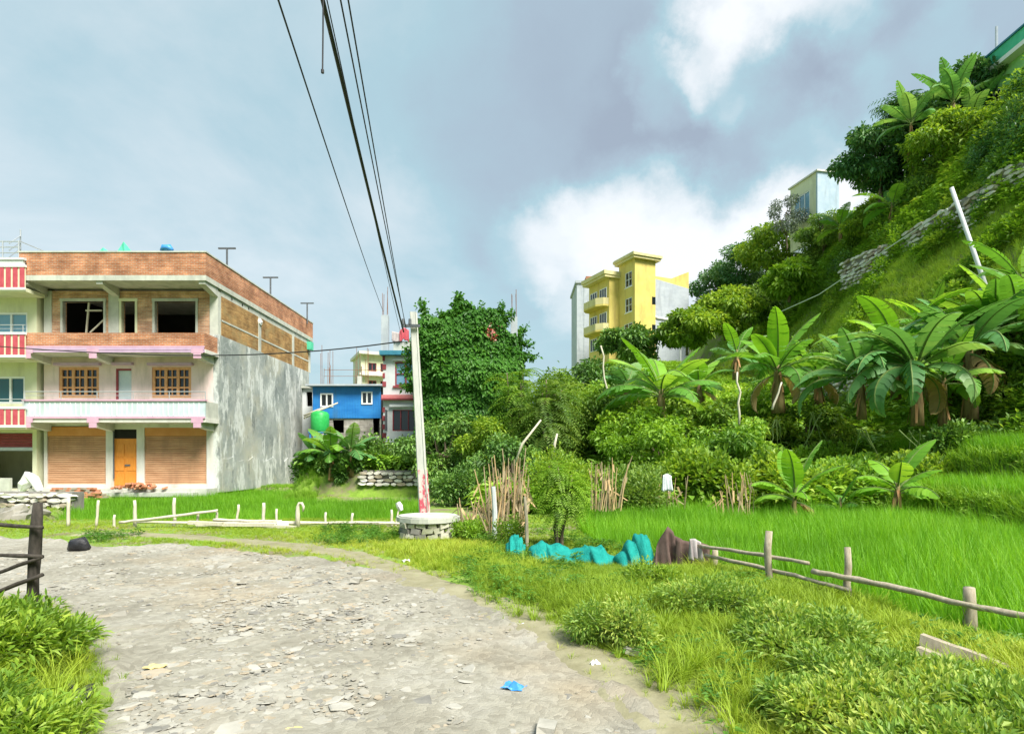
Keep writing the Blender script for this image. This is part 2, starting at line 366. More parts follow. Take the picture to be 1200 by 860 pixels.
M['wood_grey'] = pm('wood_grey', (.25, .21, .15), (.42, .37, .28), 9, .9, .5, .006, (3, 3, 1))
M['wood_pale'] = pm('wood_pale', (.46, .42, .32), (.60, .56, .45), 9, .85, .4, .005, (3, 3, 1))
M['wood_dark'] = pm('wood_dark', (.025, .022, .018), (.07, .06, .05), 9, .9, .5, .006, (3, 3, 1))
M['bark'] = pm('bark', (.10, .075, .05), (.20, .16, .11), 7, .95, .6, .015, (1, 1, .4))
M['stem_green'] = pm('stem_green', (.10, .16, .04), (.20, .28, .08), 9, .7, .2, .004, (1, 1, .4))
M['banana_stem'] = pm('banana_stem', (.13, .075, .035), (.27, .22, .09), 5, .75, .4, .01, (2, 2, .4))
M['dry_sheath'] = pm('dry_sheath', (.26, .12, .05), (.42, .25, .12), 7, .85, .3, .006, (2, 2, .4))
M['dry_stalk'] = pm('dry_stalk', (.40, .27, .13), (.58, .43, .23), 6, .85, .3, .004, (2, 2, .6))
M['net'] = pm('net', (.0, .23, .20), (.012, .34, .29), 9, .7, .9, .03)
M['brown_cloth'] = pm('brown_cloth', (.085, .055, .045), (.14, .095, .08), 6, .95, .5, .006)
M['grey_cloth'] = pm('grey_cloth', (.34, .30, .30), (.46, .42, .41), 6, .95, .5, .006)
M['pale_cloth'] = pm('pale_cloth', (.60, .64, .68), (.74, .76, .78), 6, .8, .4, .006)
M['stone'] = pm('stone', (.22, .21, .175), (.33, .31, .265), 5, .9, .5, .01)
M['stone_pale'] = pm('stone_pale', (.29, .28, .24), (.39, .375, .33), 5, .9, .5, .01)
M['stone_warm'] = pm('stone_warm', (.28, .235, .17), (.38, .33, .25), 5, .9, .5, .01)
M['stone_dark'] = pm('stone_dark', (.15, .145, .13), (.25, .24, .21), 5, .9, .5, .01)
M['brick_loose'] = pm('brick_loose', (.40, .15, .075), (.55, .26, .15), 6, .9, .3, .006)
M['blue_plastic'] = pm('blue_plastic', (.04, .22, .58), (.08, .32, .68), 8, .35, .3, .01)
M['green_plastic'] = pm('green_plastic', (.02, .32, .06), (.04, .42, .10), 5, .4, .1, .004)
M['black_plastic'] = pm('black_plastic', (.012, .012, .014), (.04, .04, .045), 8, .3, .5, .02)
M['white_plastic'] = pm('white_plastic', (.70, .71, .71), (.80, .80, .79), 8, .4, .3, .01)
M['yellow_paper'] = pm('yellow_paper', (.66, .52, .16), (.76, .64, .28), 10, .7, .2, .005)
M['red_plastic'] = pm('red_plastic', (.52, .10, .09), (.62, .17, .15), 8, .5, .2, .005)
M['pole_red'] = pm('pole_red', (.50, .07, .11), (.64, .18, .22), 9, .8, .2, .004)
M['moss_stone'] = pm('moss_stone', (.22, .24, .14), (.46, .44, .37), 3.5, .95, .5, .012)
# foliage
M['rice'] = leafmat('rice', (.13, .33, .015), (.20, .46, .022), (.30, .55, .05), .55, .48, True)
M['grass'] = leafmat('grass', (0.159, 0.270, 0.020), (0.281, 0.412, 0.030), (0.468, 0.510, 0.068), .6, .36, True)
M['grass_hill'] = leafmat('grass_hill', (0.124, 0.276, 0.022), (0.247, 0.442, 0.037), (0.454, 0.589, 0.083), .6, .34, True)
M['weed'] = leafmat('weed', (0.134, 0.275, 0.032), (0.283, 0.495, 0.055), (0.570, 0.600, 0.097), .5, .32, True)
M['leaf_mid'] = leafmat('leaf_mid', (0.090, 0.182, 0.022), (0.194, 0.343, 0.034), (0.406, 0.536, 0.063))
M['leaf_dark'] = leafmat('leaf_dark', (0.053, 0.130, 0.029), (0.117, 0.246, 0.047), (0.245, 0.402, 0.073), .45, .22)
M['leaf_cool'] = leafmat('leaf_cool', (0.035, 0.121, 0.042), (0.083, 0.218, 0.071), (0.208, 0.354, 0.120), .45, .22)
M['leaf_light'] = leafmat('leaf_light', (0.116, 0.246, 0.017), (0.215, 0.396, 0.030), (0.364, 0.546, 0.068))
M['leaf_olive'] = leafmat('leaf_olive', (0.083, 0.175, 0.030), (0.167, 0.292, 0.049), (0.316, 0.451, 0.100))
M['leaf_fern'] = leafmat('leaf_fern', (0.092, 0.214, 0.026), (0.202, 0.385, 0.043), (0.405, 0.578, 0.085))
M['leaf_hedge'] = leafmat('leaf_hedge', (0.110, 0.235, 0.037), (0.250, 0.403, 0.063), (0.530, 0.600, 0.134))
M['leaf_grey'] = leafmat('leaf_grey', (.12, .16, .14), (.20, .25, .22), (.30, .34, .31), .6, .2)
M['banana'] = leafmat('banana', (0.086, 0.239, 0.037), (0.152, 0.367, 0.049), (0.364, 0.600, 0.082), .5, .42)
M['banana_young'] = leafmat('banana_young', (0.127, 0.322, 0.023), (0.215, 0.460, 0.034), (0.329, 0.552, 0.069), .42, .40)
M['banana_cool'] = leafmat('banana_cool', (0.079, 0.222, 0.065), (0.143, 0.341, 0.103), (0.310, 0.479, 0.156), .42, .36)
M['dry_leaf'] = leafmat('dry_leaf', (.30, .20, .08), (.44, .32, .15), (.56, .45, .24), .8, .3)
M['flower'] = leafmat('flower', (.62, .10, .10), (.70, .22, .20), (.75, .45, .42), .6, .3)

# ground: soil with short turf, hill earth, all by position
def groundmat():
    m, t, o = newmat('ground'); g = geo_(t)
    f = noise_(t, g, 1.1, 8, .65); soil = ramp_(t, f, [(.3, (.13, .105, .065)), (.5, (.20, .165, .105)), (.72, (.29, .25, .17))])
    f2 = noise_(t, g, .9, 8, .7); gr = ramp_(t, noise_(t, g, 6, 6, .7), [(.3, (.11, .20, .02)), (.7, (.22, .34, .045))])
    col = mix_(t, ramp_(t, f2, [(.40, (0, 0, 0)), (.54, (1, 1, 1))]), soil, gr)
    fin(t, o, col, .95, noise_(t, g, 22, 6, .7), .5, .02); return m
def roadmat():
    m, t, o = newmat('road'); g = geo_(t)
    f = noise_(t, g, .9, 7, .65); c = ramp_(t, f, [(.30, (.20, .185, .145)), (.5, (.285, .27, .22)), (.70, (.37, .355, .31))])
    wv = noise_(t, g, .35, 4, .6); c = mix_(t, ramp_(t, wv, [(.52, (0, 0, 0)), (.68, (.75, .75, .75))]), c, (.33, .265, .175))
    v = nd(t, 'ShaderNodeTexVoronoi', feature='F1'); v.inputs['Scale'].default_value = 19; v.inputs['Randomness'].default_value = 1
    mp = nd(t, 'ShaderNodeMapping'); mp.inputs['Scale'].default_value = (1, 1.0, 1); mp.inputs['Rotation'].default_value = (0, 0, .5); nz = nd(t, 'ShaderNodeTexNoise'); nz.inputs['Scale'].default_value = 5; nz.inputs['Detail'].default_value = 5; t.links.new(g, nz.inputs['Vector'])
    wv_ = nd(t, 'ShaderNodeVectorMath', operation='MULTIPLY_ADD'); t.links.new(nz.outputs['Color'], wv_.inputs[0]); wv_.inputs[1].default_value = (.22, .22, .22); t.links.new(g, wv_.inputs[2])
    t.links.new(wv_.outputs[0], mp.inputs[0]); t.links.new(mp.outputs[0], v.inputs['Vector'])
    s = nd(t, 'ShaderNodeSeparateColor'); t.links.new(v.outputs['Color'], s.inputs[0])
    c = mix_(t, .38, c, ramp_(t, s.outputs[0], [(.0, (.55, .53, .50)), (.5, (1, 1, 1)), (1, (1.35, 1.35, 1.36))]), 'MULTIPLY')
    v2 = nd(t, 'ShaderNodeTexVoronoi', feature='DISTANCE_TO_EDGE'); v2.inputs['Scale'].default_value = 19; t.links.new(mp.outputs[0], v2.inputs['Vector'])
    e = ramp_(t, v2.outputs['Distance'], [(.0, (.0, .0, .0)), (.12, (1, 1, 1))])
    ad = nd(t, 'ShaderNodeMath', operation='MULTIPLY_ADD'); t.links.new(e, ad.inputs[0]); ad.inputs[1].default_value = .22; t.links.new(noise_(t, g, 45, 5, .7), ad.inputs[2])
    fin(t, o, c, .95, ad.outputs[0], .55, .022); return m
def greywall():
    m, t, o = newmat('cement_wall'); g = geo_(t)
    c = ramp_(t, noise_(t, g, .45, 8, .7, (1, 1, .9)), [(.30, (.17, .20, .195)), (.46, (.27, .30, .285)), (.58, (.36, .385, .36)), (.72, (.47, .49, .45))])
    wp = noise_(t, g, .38, 6, .65); c = mix_(t, ramp_(t, wp, [(.50, (0, 0, 0)), (.64, (.7, .7, .7))]), c, (.41, .40, .315))
    dr = noise_(t, g, 1.0, 7, .7, (1.2, 1.2, .42)); c = mix_(t, ramp_(t, dr, [(.52, (0, 0, 0)), (.575, (.85, .85, .85)), (.66, (.25, .25, .25))]), c, (.62, .645, .62))
    dk = noise_(t, g, 1.2, 7, .7, (1.6, 1.6, .55)); c = mix_(t, ramp_(t, dk, [(.56, (0, 0, 0)), (.64, (.75, .75, .75))]), c, (.13, .15, .148))
    # pale skim-coat edges: contour lines of a slow noise
    sk = noise_(t, g, .33, 4, .6, (1, 1, 1.4)); c = mix_(t, ramp_(t, sk, [(.480, (0, 0, 0)), (.492, (.16, .16, .16)), (.50, (.16, .16, .16)), (.515, (0, 0, 0))]), c, (.60, .62, .60))
    fin(t, o, c, .9, noise_(t, g, 5, 7, .7), .35, .03); return m
M['ground'] = groundmat(); M['road'] = roadmat(); M['cement_wall'] = greywall()
M['paddy_mud'] = pm('paddy_mud', (.07, .085, .03), (.12, .13, .05), 3, .5, .3, .02)
M['trail'] = pm('trail', (.20, .185, .105), (.30, .28, .18), 3.5, .95, .5, .02)
def wornpaint():
    m, t, o = newmat('worn_red'); g = geo_(t)
    c = mix_(t, ramp_(t, noise_(t, g, 7, 6, .7, (1, 1, .5)), [(.44, (0, 0, 0)), (.52, (1, 1, 1))]), (.52, .09, .13), (.56, .52, .49))
    fin(t, o, c, .85, noise_(t, g, 30, 4), .2, .004); return m
M['worn_red'] = wornpaint()
M['dry_stalk_grey'] = pm('dry_stalk_grey', (.25, .19, .11), (.42, .34, .21), 6, .9, .3, .004, (2, 2, .6))
M['wall_stone'] = pm('wall_stone', (.44, .42, .36), (.58, .55, .49), 5, .9, .5, .01)
M['wall_stone_pale'] = pm('wall_stone_pale', (.54, .52, .46), (.68, .66, .60), 5, .9, .5, .01)
M['yellow_trim'] = pm('yellow_trim', (.58, .51, .24), (.66, .59, .31), 1, .8, .1, dirt=(.45, .40, .20))
M['weed_verge'] = leafmat('weed_verge', (.045, .13, .012), (.085, .22, .022), (.15, .31, .04), .55, .38, True)
M['leaf_vine'] = leafmat('leaf_vine', (.028, .11, .012), (.062, .20, .02), (.12, .30, .04), .5, .38)

# ------------------------------------------------------------------ ground sheet
def steps(*segs):
    o = []
    for a, b, d in segs: o += list(np.arange(a, b, d))
    return np.array(o)
def grow(a, b, d, g):
    o = [a]
    while o[-1] < b: o.append(o[-1]+d); d *= g
    return np.array(o)
gx = np.concatenate([-grow(26, 1500, 1, 1.25)[::-1], steps((-25.5, -14, .5), (-14, 14, .22), (14, 36, .34)), grow(36, 1500, .6, 1.25)])
gy = np.concatenate([-grow(8, 400, 1, 1.3)[::-1], steps((-7.5, 0, .4), (0, 28, .22), (28, 80, .6)), grow(80, 2500, 1, 1.22)])
GX, GY = np.meshgrid(gx, gy, indexing='ij'); GZ = gz(GX, GY, True)
nx_, ny_ = GX.shape; I = np.arange(nx_*ny_).reshape(nx_, ny_)
quads = np.stack([I[:-1, :-1], I[1:, :-1], I[1:, 1:], I[:-1, 1:]], -1).reshape(-1, 4)
ground = link('ground', np_mesh('ground', np.stack([GX, GY, GZ], -1).reshape(-1, 3), quads, True), M['ground'])
tag(ground, kind='structure')
def sheet(name, poly, d, zoff, mat, edge=0.0, amp=0.0, dip=.06, lift=0.0, base=False):
    """surface laid over the ground; its rim dips under the ground so the outline is ragged, not cut"""
    a = np.array(poly); xs = np.arange(a[:, 0].min()-.4, a[:, 0].max()+.4, d); ys = np.arange(max(a[:, 1].min(), -9), a[:, 1].max()+.4, d)
    X, Y = np.meshgrid(xs, ys, indexing='ij'); sd_ = sdist(X, Y, poly); k = sd_ > -.32
    e = sst(-.16, .09, sd_+edge*((vn(X, Y, 1.3, 3)-.5)*2+.7*(vn(X, Y, 6, 2)-.5)))
    Z = gz(X, Y, base)+zoff-dip*(1-e)+lift*e+amp*(vn(X, Y, 9, 2)-.5)+amp*(vn(X+9, Y, 3.5, 2)-.5)
    J = np.arange(X.size).reshape(X.shape); q = np.stack([J[:-1, :-1], J[1:, :-1], J[1:, 1:], J[:-1, 1:]], -1)
    q = q[k[:-1, :-1] & k[1:, 1:] & k[1:, :-1] & k[:-1, 1:]]
    u, inv = np.unique(q, return_inverse=True); V = np.stack([X, Y, Z], -1).reshape(-1, 3)[u]
    return tag(link(name, np_mesh(name, V, inv.reshape(-1, 4), True), mat), kind='structure')
road = sheet('road', ROAD, .085, .0, M['road'], .13, .03, .06, .078, True)
tw = [(p, .2+.13*random.random()) for p in TRAIL]
nrm = [Vector((-(TRAIL[min(i+1, len(TRAIL)-1)]-TRAIL[max(i-1, 0)]).y, (TRAIL[min(i+1, len(TRAIL)-1)]-TRAIL[max(i-1, 0)]).x)).normalized() for i in range(len(TRAIL))]
tpoly = [tuple(p+n*w) for (p, w), n in zip(tw, nrm)]+[tuple(p-n*w) for (p, w), n in reversed(list(zip(tw, nrm)))]
sheet('trail', tpoly, .08, .0, M['trail'], .10, .012, .05, .022)
sheet('paddy_mud', PADR, .4, .012, M['paddy_mud'], dip=0)
sheet('paddy_mud', PADL, .4, .012, M['paddy_mud'], dip=0)

# ------------------------------------------------------------------ road stones: flat slabs, the largest as pieces of their own
def slab(n, th, seed):
    r = random.Random(seed); m = MB(); k = r.choice((5, 6, 7)); pts = []
    for i in range(k):
        a = 2*math.pi*i/k+r.uniform(-.25, .25); q = r.uniform(.75, 1.1); pts.append((math.cos(a)*q*.5, math.sin(a)*q*.36))
    top = [(x*.88+r.uniform(-.02, .02), y*.88, th*r.uniform(.75, 1.15)) for x, y in pts]
    v = [(x, y, -th*.8) for x, y in pts]+top+[(0, 0, th*1.1)]
    f = [(i, (i+1) % k, k+(i+1) % k, k+i) for i in range(k)]+[(k+i, k+(i+1) % k, 2*k) for i in range(k)]
    return v, f
slabs = [slab(0, .09, s) for s in range(12)]
smats = [M['stone_pale'], M['stone'], M['stone_warm'], M['stone_pale'], M['stone_dark'], M['stone_pale']]
slab_me = []
for i, (v, f) in enumerate(slabs):
    me = bpy.data.meshes.new('stone'); me.from_pydata(v, [], f); me.update(); me.materials.append(smats[i % 6]); slab_me.append(me)
xx = rng.uniform(-9, 2.2, 60000); yy = 2.6+9*rng.random(60000)**1.5
kk = (sdist(xx, yy, ROAD) > .08) & (rng.random(60000) < (.25+1.5*np.maximum(0, vn(xx, yy, .8, 2)-.35))*np.where(xx < -.2*yy-.2, 1, .28)+.06)
xx, yy = xx[kk][:9000], yy[kk][:9000]; cz = gz(xx, yy); cand = list(zip(xx.tolist(), yy.tolist()))
big = 0; sv, sf, sa = [], [], []
for i, (x, y) in enumerate(cand):
    part = i < 300
    s = random.uniform(.10, .21)*(1 if random.random() < .88 else 1.4) if part else .022+.08*random.random()**2.6
    z = float(cz[i])-.002; k = random.randrange(12); rz = random.uniform(0, 6.28) if random.random() < .5 else random.gauss(.3, .35)
    tilt = (random.gauss(0, .10), random.gauss(0, .10))
    m = Matrix.Translation((x, y, z)) @ Matrix.Rotation(rz, 4, 'Z') @ Matrix.Rotation(tilt[0], 4, 'X') @ Matrix.Rotation(tilt[1], 4, 'Y') @ Matrix.Diagonal((s, s, s*random.uniform(.35, .8)*(.55 if part else 1), 1))
    if part:
        o = bpy.data.objects.new('stone', slab_me[k]); COL.objects.link(o); o.parent = road; o.matrix_basis = m
    else:
        b = len(sv); vv, ff = slabs[k]; sv += [m @ Vector(q) for q in vv]
        sf += [tuple(c+b for c in q) for q in ff]
me = bpy.data.meshes.new('small_stones'); me.from_pydata(sv, [], sf)
for k in (0, 1, 2, 4): me.materials.append(smats[k])
ids = []; _r = random.Random(3); cur = 0
for q in sf:
    if len(q) == 4 and random.random() < .12: cur = _r.choice((0, 0, 1, 2, 3))
    ids.append(cur)
me.polygons.foreach_set('material_index', ids); me.update()
o = link('small_stones', me, None, road); tag(o, kind='stuff')

# ------------------------------------------------------------------ scattered ground plants (instanced tufts, nobody could count them)
def blades(n, h, spread, lean, w, seed, seg=3, hv=.35):
    r = np.random.default_rng(seed); V = []; Fq = []
    for i in range(n):
        a = r.uniform(0, 6.283); d = np.array([math.cos(a), math.sin(a), 0]); p0 = d*r.uniform(0, spread)*1.0+np.array([r.normal(0, spread*.3), r.normal(0, spread*.3), -.02])
        L = h*r.uniform(1-hv, 1+hv*.6); ln = lean*r.uniform(.2, 1.3); sd = np.array([-d[1], d[0], 0]); ww = w*r.uniform(.7, 1.2)
        b = len(V)
        for k in range(seg+1):
            t = k/seg; c = p0+d*ln*L*t**2.0+np.array([0, 0, L*(t-.35*ln*t**3)])
            wd = ww*(1-t**1.7)*.5+.0006
            V += [c-sd*wd, c+sd*wd]
        for k in range(seg): Fq.append((b+2*k, b+2*k+1, b+2*k+3, b+2*k+2))
    return np.array(V), np.array(Fq)
def leaftuft(n, h, spread, L, W, seed):
    r = np.random.default_rng(seed); V = []; Fq = []
    for i in range(n):
        a = r.uniform(0, 6.283); d = np.array([math.cos(a), math.sin(a), r.uniform(-.35, .5)]); d /= np.linalg.norm(d)
        p = np.array([math.cos(a), math.sin(a), 0])*r.uniform(0, spread)+np.array([0, 0, h*r.uniform(.12, 1)])
        sd = np.cross(d, [0, 0, 1]); sd /= np.linalg.norm(sd); u = np.cross(sd, d); l = L*r.uniform(.6, 1.2); w = W*r.uniform(.7, 1.2)
        b = len(V); V += [p, p+d*l*.45+sd*w*.5+u*w*.15, p+d*l-np.array([0, 0, l*.15]), p+d*l*.45-sd*w*.5+u*w*.15]; Fq += [(b, b+1, b+2, b+3)]
    for i in range(4):
        a = r.uniform(0, 6.283); p = np.array([math.cos(a), math.sin(a), 0])*spread*.6; b = len(V)
        V += [p*0+[.003, 0, -.03], p*0+[-.003, 0, -.03], p+[-.002, 0, h*.9], p+[.002, 0, h*.9]]; Fq += [(b, b+1, b+2, b+3)]
    return np.array(V), np.array(Fq)
def scatter(name, label, cat, protos, mat, pts, scale, v, tilt=.15, parent=None):
    n = len(pts); pts = np.asarray(pts)
    obs = []
    for k, (V, Fq) in enumerate(protos):
        me = np_mesh(name+'_tuft', V, Fq, False); me.materials.append(mat); obs.append(bpy.data.objects.new(name+'_tuft', me))
    me = bpy.data.meshes.new(name); me.vertices.add(n); me.vertices.foreach_set('co', pts.astype(np.float32).ravel())
    rot = np.stack([rng.normal(0, tilt, n), rng.normal(0, tilt, n), rng.uniform(0, 6.283, n)], -1)
    a = me.attributes.new('rot', 'FLOAT_VECTOR', 'POINT'); a.data.foreach_set('vector', rot.astype(np.float32).ravel())
    a = me.attributes.new('scl', 'FLOAT', 'POINT'); a.data.foreach_set('value', np.asarray(scale, np.float32))
    a = me.attributes.new('v', 'FLOAT', 'POINT'); a.data.foreach_set('value', np.clip(v, 0, 1).astype(np.float32))
    a = me.attributes.new('idx', 'INT', 'POINT'); a.data.foreach_set('value', rng.integers(0, len(protos), n).astype(np.int32))
    o = link(name, me, mat, parent); tag(o, label, cat, kind='stuff')
    g = bpy.data.node_groups.new(name, 'GeometryNodeTree')
    g.interface.new_socket('Geometry', in_out='INPUT', socket_type='NodeSocketGeometry'); g.interface.new_socket('Geometry', in_out='OUTPUT', socket_type='NodeSocketGeometry')
    N = g.nodes; gi = N.new('NodeGroupInput'); go = N.new('NodeGroupOutput'); ip = N.new('GeometryNodeInstanceOnPoints'); j = N.new('GeometryNodeGeometryToInstance')
    for ob in obs:
        oi = N.new('GeometryNodeObjectInfo'); oi.inputs['Object'].default_value = ob; oi.inputs['As Instance'].default_value = True; g.links.new(oi.outputs['Geometry'], j.inputs[0])
    def at(nm, ty):
        q = N.new('GeometryNodeInputNamedAttribute'); q.data_type = ty; q.inputs['Name'].default_value = nm; return q.outputs['Attribute']
    ip.inputs['Pick Instance'].default_value = True
    jg = N.new('GeometryNodeJoinGeometry'); N.remove(j)
    for q in [x for x in N if x.type == 'OBJECT_INFO']: g.links.new(q.outputs['Geometry'], jg.inputs[0])
    g.links.new(gi.outputs[0], ip.inputs['Points']); g.links.new(jg.outputs[0], ip.inputs['Instance'])
    g.links.new(at('idx', 'INT'), ip.inputs['Instance Index']); g.links.new(at('scl', 'FLOAT'), ip.inputs['Scale'])
    er = N.new('FunctionNodeEulerToRotation'); g.links.new(at('rot', 'FLOAT_VECTOR'), er.inputs[0]); g.links.new(er.outputs[0], ip.inputs['Rotation'])
    g.links.new(ip.outputs[0], go.inputs[0])
    md = o.modifiers.new('scatter', 'NODES'); md.node_group = g
    return o
def pts_in(n, x0, x1, y0, y1, near=0, margin=260):
    x = rng.uniform(x0, x1, n); y = rng.uniform(y0, y1, n)
    p = px_of(x, y); k = (p > -margin) & (p < 1200+margin) & (y > 1.0)
    return x[k], y[k]
def with_z(x, y, dz=0): return np.stack([x, y, gz(x, y)+dz], -1)

# rice
def rice(name, label, poly, sp, sc, seed, h=.58, dz=0):
    a = np.array(poly); xs = np.arange(a[:, 0].min(), a[:, 0].max(), sp); ys = np.arange(a[:, 1].min(), a[:, 1].max(), sp)
    X, Y = np.meshgrid(xs, ys); x = X.ravel()+rng.normal(0, sp*.22, X.size); y = Y.ravel()+rng.normal(0, sp*.22, X.size)
    k = (sdist(x, y, poly) > .05) & (px_of(x, y) < 1480) & (px_of(x, y) > -260) & (y > 1.5); x, y = x[k], y[k]
    pr = [blades(26, h, .05, .34, .012, seed+i, 4, .45) for i in range(6)]
    s = sc*(.74+.5*vn(x, y, .6, 3)+rng.normal(0, .09, len(x)))
    scatter(name, label, 'rice', pr, M['rice'], with_z(x, y, dz), s, -.05+1.0*vn(x, y, .4, 3)+rng.normal(0, .15, len(x)), .11)
rice('rice_plants', 'dense bright green rice filling the paddy behind the rail fence', PADR, .125, 1.05, 10, .66)
rice('rice_plants', 'bright green rice in the paddy below the grey cement wall', PADL, .16, 1.0, 30, .52)
rice('rice_plants', 'rice strip on the lower terrace at the foot of the hill', T1, .15, .95, 50)
rice('rice_plants', 'rice strip on the upper terrace beside the tall banana plants', T2, .15, 1.0, 70, .66)
# verge grass
hedge_zone = [(2.9, 6.6), (4.3, 4.6), (4.6, 2.4), (1.9, 2.4), (2.0, 3.4), (2.4, 4.6)]
def verge(n, x0, x1, y0, y1, cond=None):
    x, y = pts_in(n, x0, x1, y0, y1); dr = sdist(x, y, ROAD); dt = d_trail(x, y)
    p = sst(.10, -.28, dr+.35*(vn(x, y, 1.6, 3)-.5))*np.where(dt < .34, .22+.7*sst(.05, .34, dt)*vn(x, y, 2.0), 1)
    p *= (sdist(x, y, PADR) < .05) & (sdist(x, y, PADL) < .0)
    p *= .45+.9*vn(x, y, .9, 2)
    k = rng.random(len(x)) < p
    return x[k], y[k]
gs = [verge(30000, -.5, 5, 1.6, 9.6), verge(16000, -7, 4, 8, 16.5), verge(9000, -7, -1.3, 1.8, 8), verge(12000, -16, -5, 9, 16.5), verge(9000, -18, -7, 12, 25)]
x = np.concatenate([a for a, b in gs]); y = np.concatenate([b for a, b in gs])
dt = np.minimum(d_trail(x, y), np.abs(sdist(x, y, ROAD)))
sc = (.55+.9*vn(x, y, .8, 3))*(.5+.55*sst(.1, .9, dt))*rng.uniform(.7, 1.25, len(x))*(1-.62*sst(9, 13, y))*(1-.45*sst(7.9, 8.6, y)*(1-sst(9.6, 10.4, y))*sst(-.6, 0, x))*np.where((sdist(x, y, PADR) > -.55) & (y < 6.0) & (x > 3.4), .42, 1)
scatter('grass', 'yellow green grass on the verges between the road and fences', 'grass', [blades(16, .17, .05, .75, .007, 100+i, 3) for i in range(5)], M['grass'], with_z(x, y), sc, .2+.75*vn(x, y, .45, 3)-.05+rng.normal(0, .1, len(x)), .2)
x_, y_ = pts_in(5200, -13.4, -8.2, 23.6, 33); k_ = sdist(x_, y_, PADL) < -.02; xw, yw = x_[k_], y_[k_]
scatter('bank_grass', 'rough grass on the bank between the cement wall and blue house', 'grass', [blades(18, .42, .08, .6, .014, 120+i, 3) for i in range(4)], M['grass_hill'], with_z(xw, yw), rng.uniform(.5, 1.0, len(xw))*np.where(xw < -9.4, .5, 1), .1+.6*vn(xw, yw, .5, 2), .2)
# taller grass clumps
x, y = verge(900, -.2, 4.6, 2.6, 9); k = vn(x, y, .9, 2) > .5; x, y = x[k], y[k]
x2 = np.concatenate([x, rng.normal(1.45, .35, 60), rng.normal(2.3, .4, 60)]); y2 = np.concatenate([y, rng.normal(4.2, .4, 60), rng.normal(5.2, .4, 60)])
xl, yl = verge(700, -4.2, -2.0, 2.4, 6.6); kl = sdist(xl, yl, ROAD) > -1.1; x2 = np.concatenate([x2, xl[kl]]); y2 = np.concatenate([y2, yl[kl]])
k = (sdist(x2, y2, ROAD) < -.1) & ~((sdist(x2, y2, PADR) > -.7) & (y2 < 6.2) & (x2 > 3.2)); x2, y2 = x2[k], y2[k]
scatter('long_grass', 'long arching grass clumps among the bushes beside the road', 'grass', [blades(34, .36, .05, .85, .009, 130+i, 5) for i in range(4)], M['grass'], with_z(x2, y2), rng.uniform(.4, .85, len(x2)), .25+.6*vn(x2, y2, .6, 2), .12)
# low broad-leaved weeds on the verges
x, y = verge(2600, -1, 4.6, 2.2, 13); k = vn(x+40, y, .7, 2) > .52; a1 = (x[k], y[k])
x, y = verge(5000, -6.5, -2.0, 2.2, 7.6); k = (vn(x+40, y, .8, 2) > .46) & (sdist(x, y, ROAD) < -.75); a2 = (x[k], y[k])
x, y = verge(900, -9, 0, 11, 13.6); k = vn(x+40, y, .6, 2) > .6; a3 = (x[k], y[k])
x = np.concatenate([a1[0], a2[0], a3[0]]); y = np.concatenate([a1[1], a2[1], a3[1]])
scatter('weeds', 'low leafy weeds growing through the roadside grass', 'weeds', [leaftuft(26, .16, .09, .075, .03, 150+i) for i in range(4)], M['weed_verge'], with_z(x, y), rng.uniform(.5, 1.1, len(x)), .3+.6*vn(x, y, .7, 2)+rng.normal(0, .1, len(x)), .15)
# hill cover
x, y = pts_in(140000, 10.75, 34, 9, 75); p = np.clip((1.1-y/90), .2, 1)*(sdist(x, y, T1) < -.05)*(sdist(x, y, T2) < -.05)
k = rng.random(len(x)) < p*.8; x, y = x[k], y[k]
strip = sst(19.4, 20.6, x)*(1-sst(24.2, 25.0, x))
scatter('hill_grass', 'bright grass on the terraced hillside below the stone wall', 'grass', [blades(14, .34, .10, .7, .018, 170+i, 3) for i in range(5)], M['grass_hill'], with_z(x, y), (.9+.6*vn(x, y, .5, 2))*(1.25-.25*strip), .10+.45*vn(x, y, .3, 3)+.38*strip, .25)
x, y = pts_in(26000, 10.8, 33, 13.5, 70); n1_ = vn(x, y, .3, 3); k = (n1_*(1-.55*sst(19.8, 20.6, x)*(1-sst(24.2, 25, x))) > .36) & (sdist(x, y, T1) < -.1) & (sdist(x, y, T2) < -.1); x, y = x[k], y[k]
xb, yb = pts_in(15000, -1, 12, 17.3, 60); k = (sdist(xb, yb, PADR) < -.1); xb, yb = xb[k], yb[k]
xc, yc = pts_in(700, -9, -1, 25.6, 28); x = np.concatenate([x, xb, xc]); y = np.concatenate([y, yb, yc])
scatter('ground_cover', 'broad leaved undergrowth covering the slope behind the paddy', 'undergrowth', [leaftuft(34, .55, .3, .24, .13, 190+i) for i in range(5)], M['weed'], with_z(x, y), rng.uniform(.6, 1.5, len(x))*np.where((x > 10.5) & (x < 14.2) & (y < 24), .38, 1), .08+.75*vn(x, y, .25, 3)+rng.normal(0, .1, len(x)), .2)

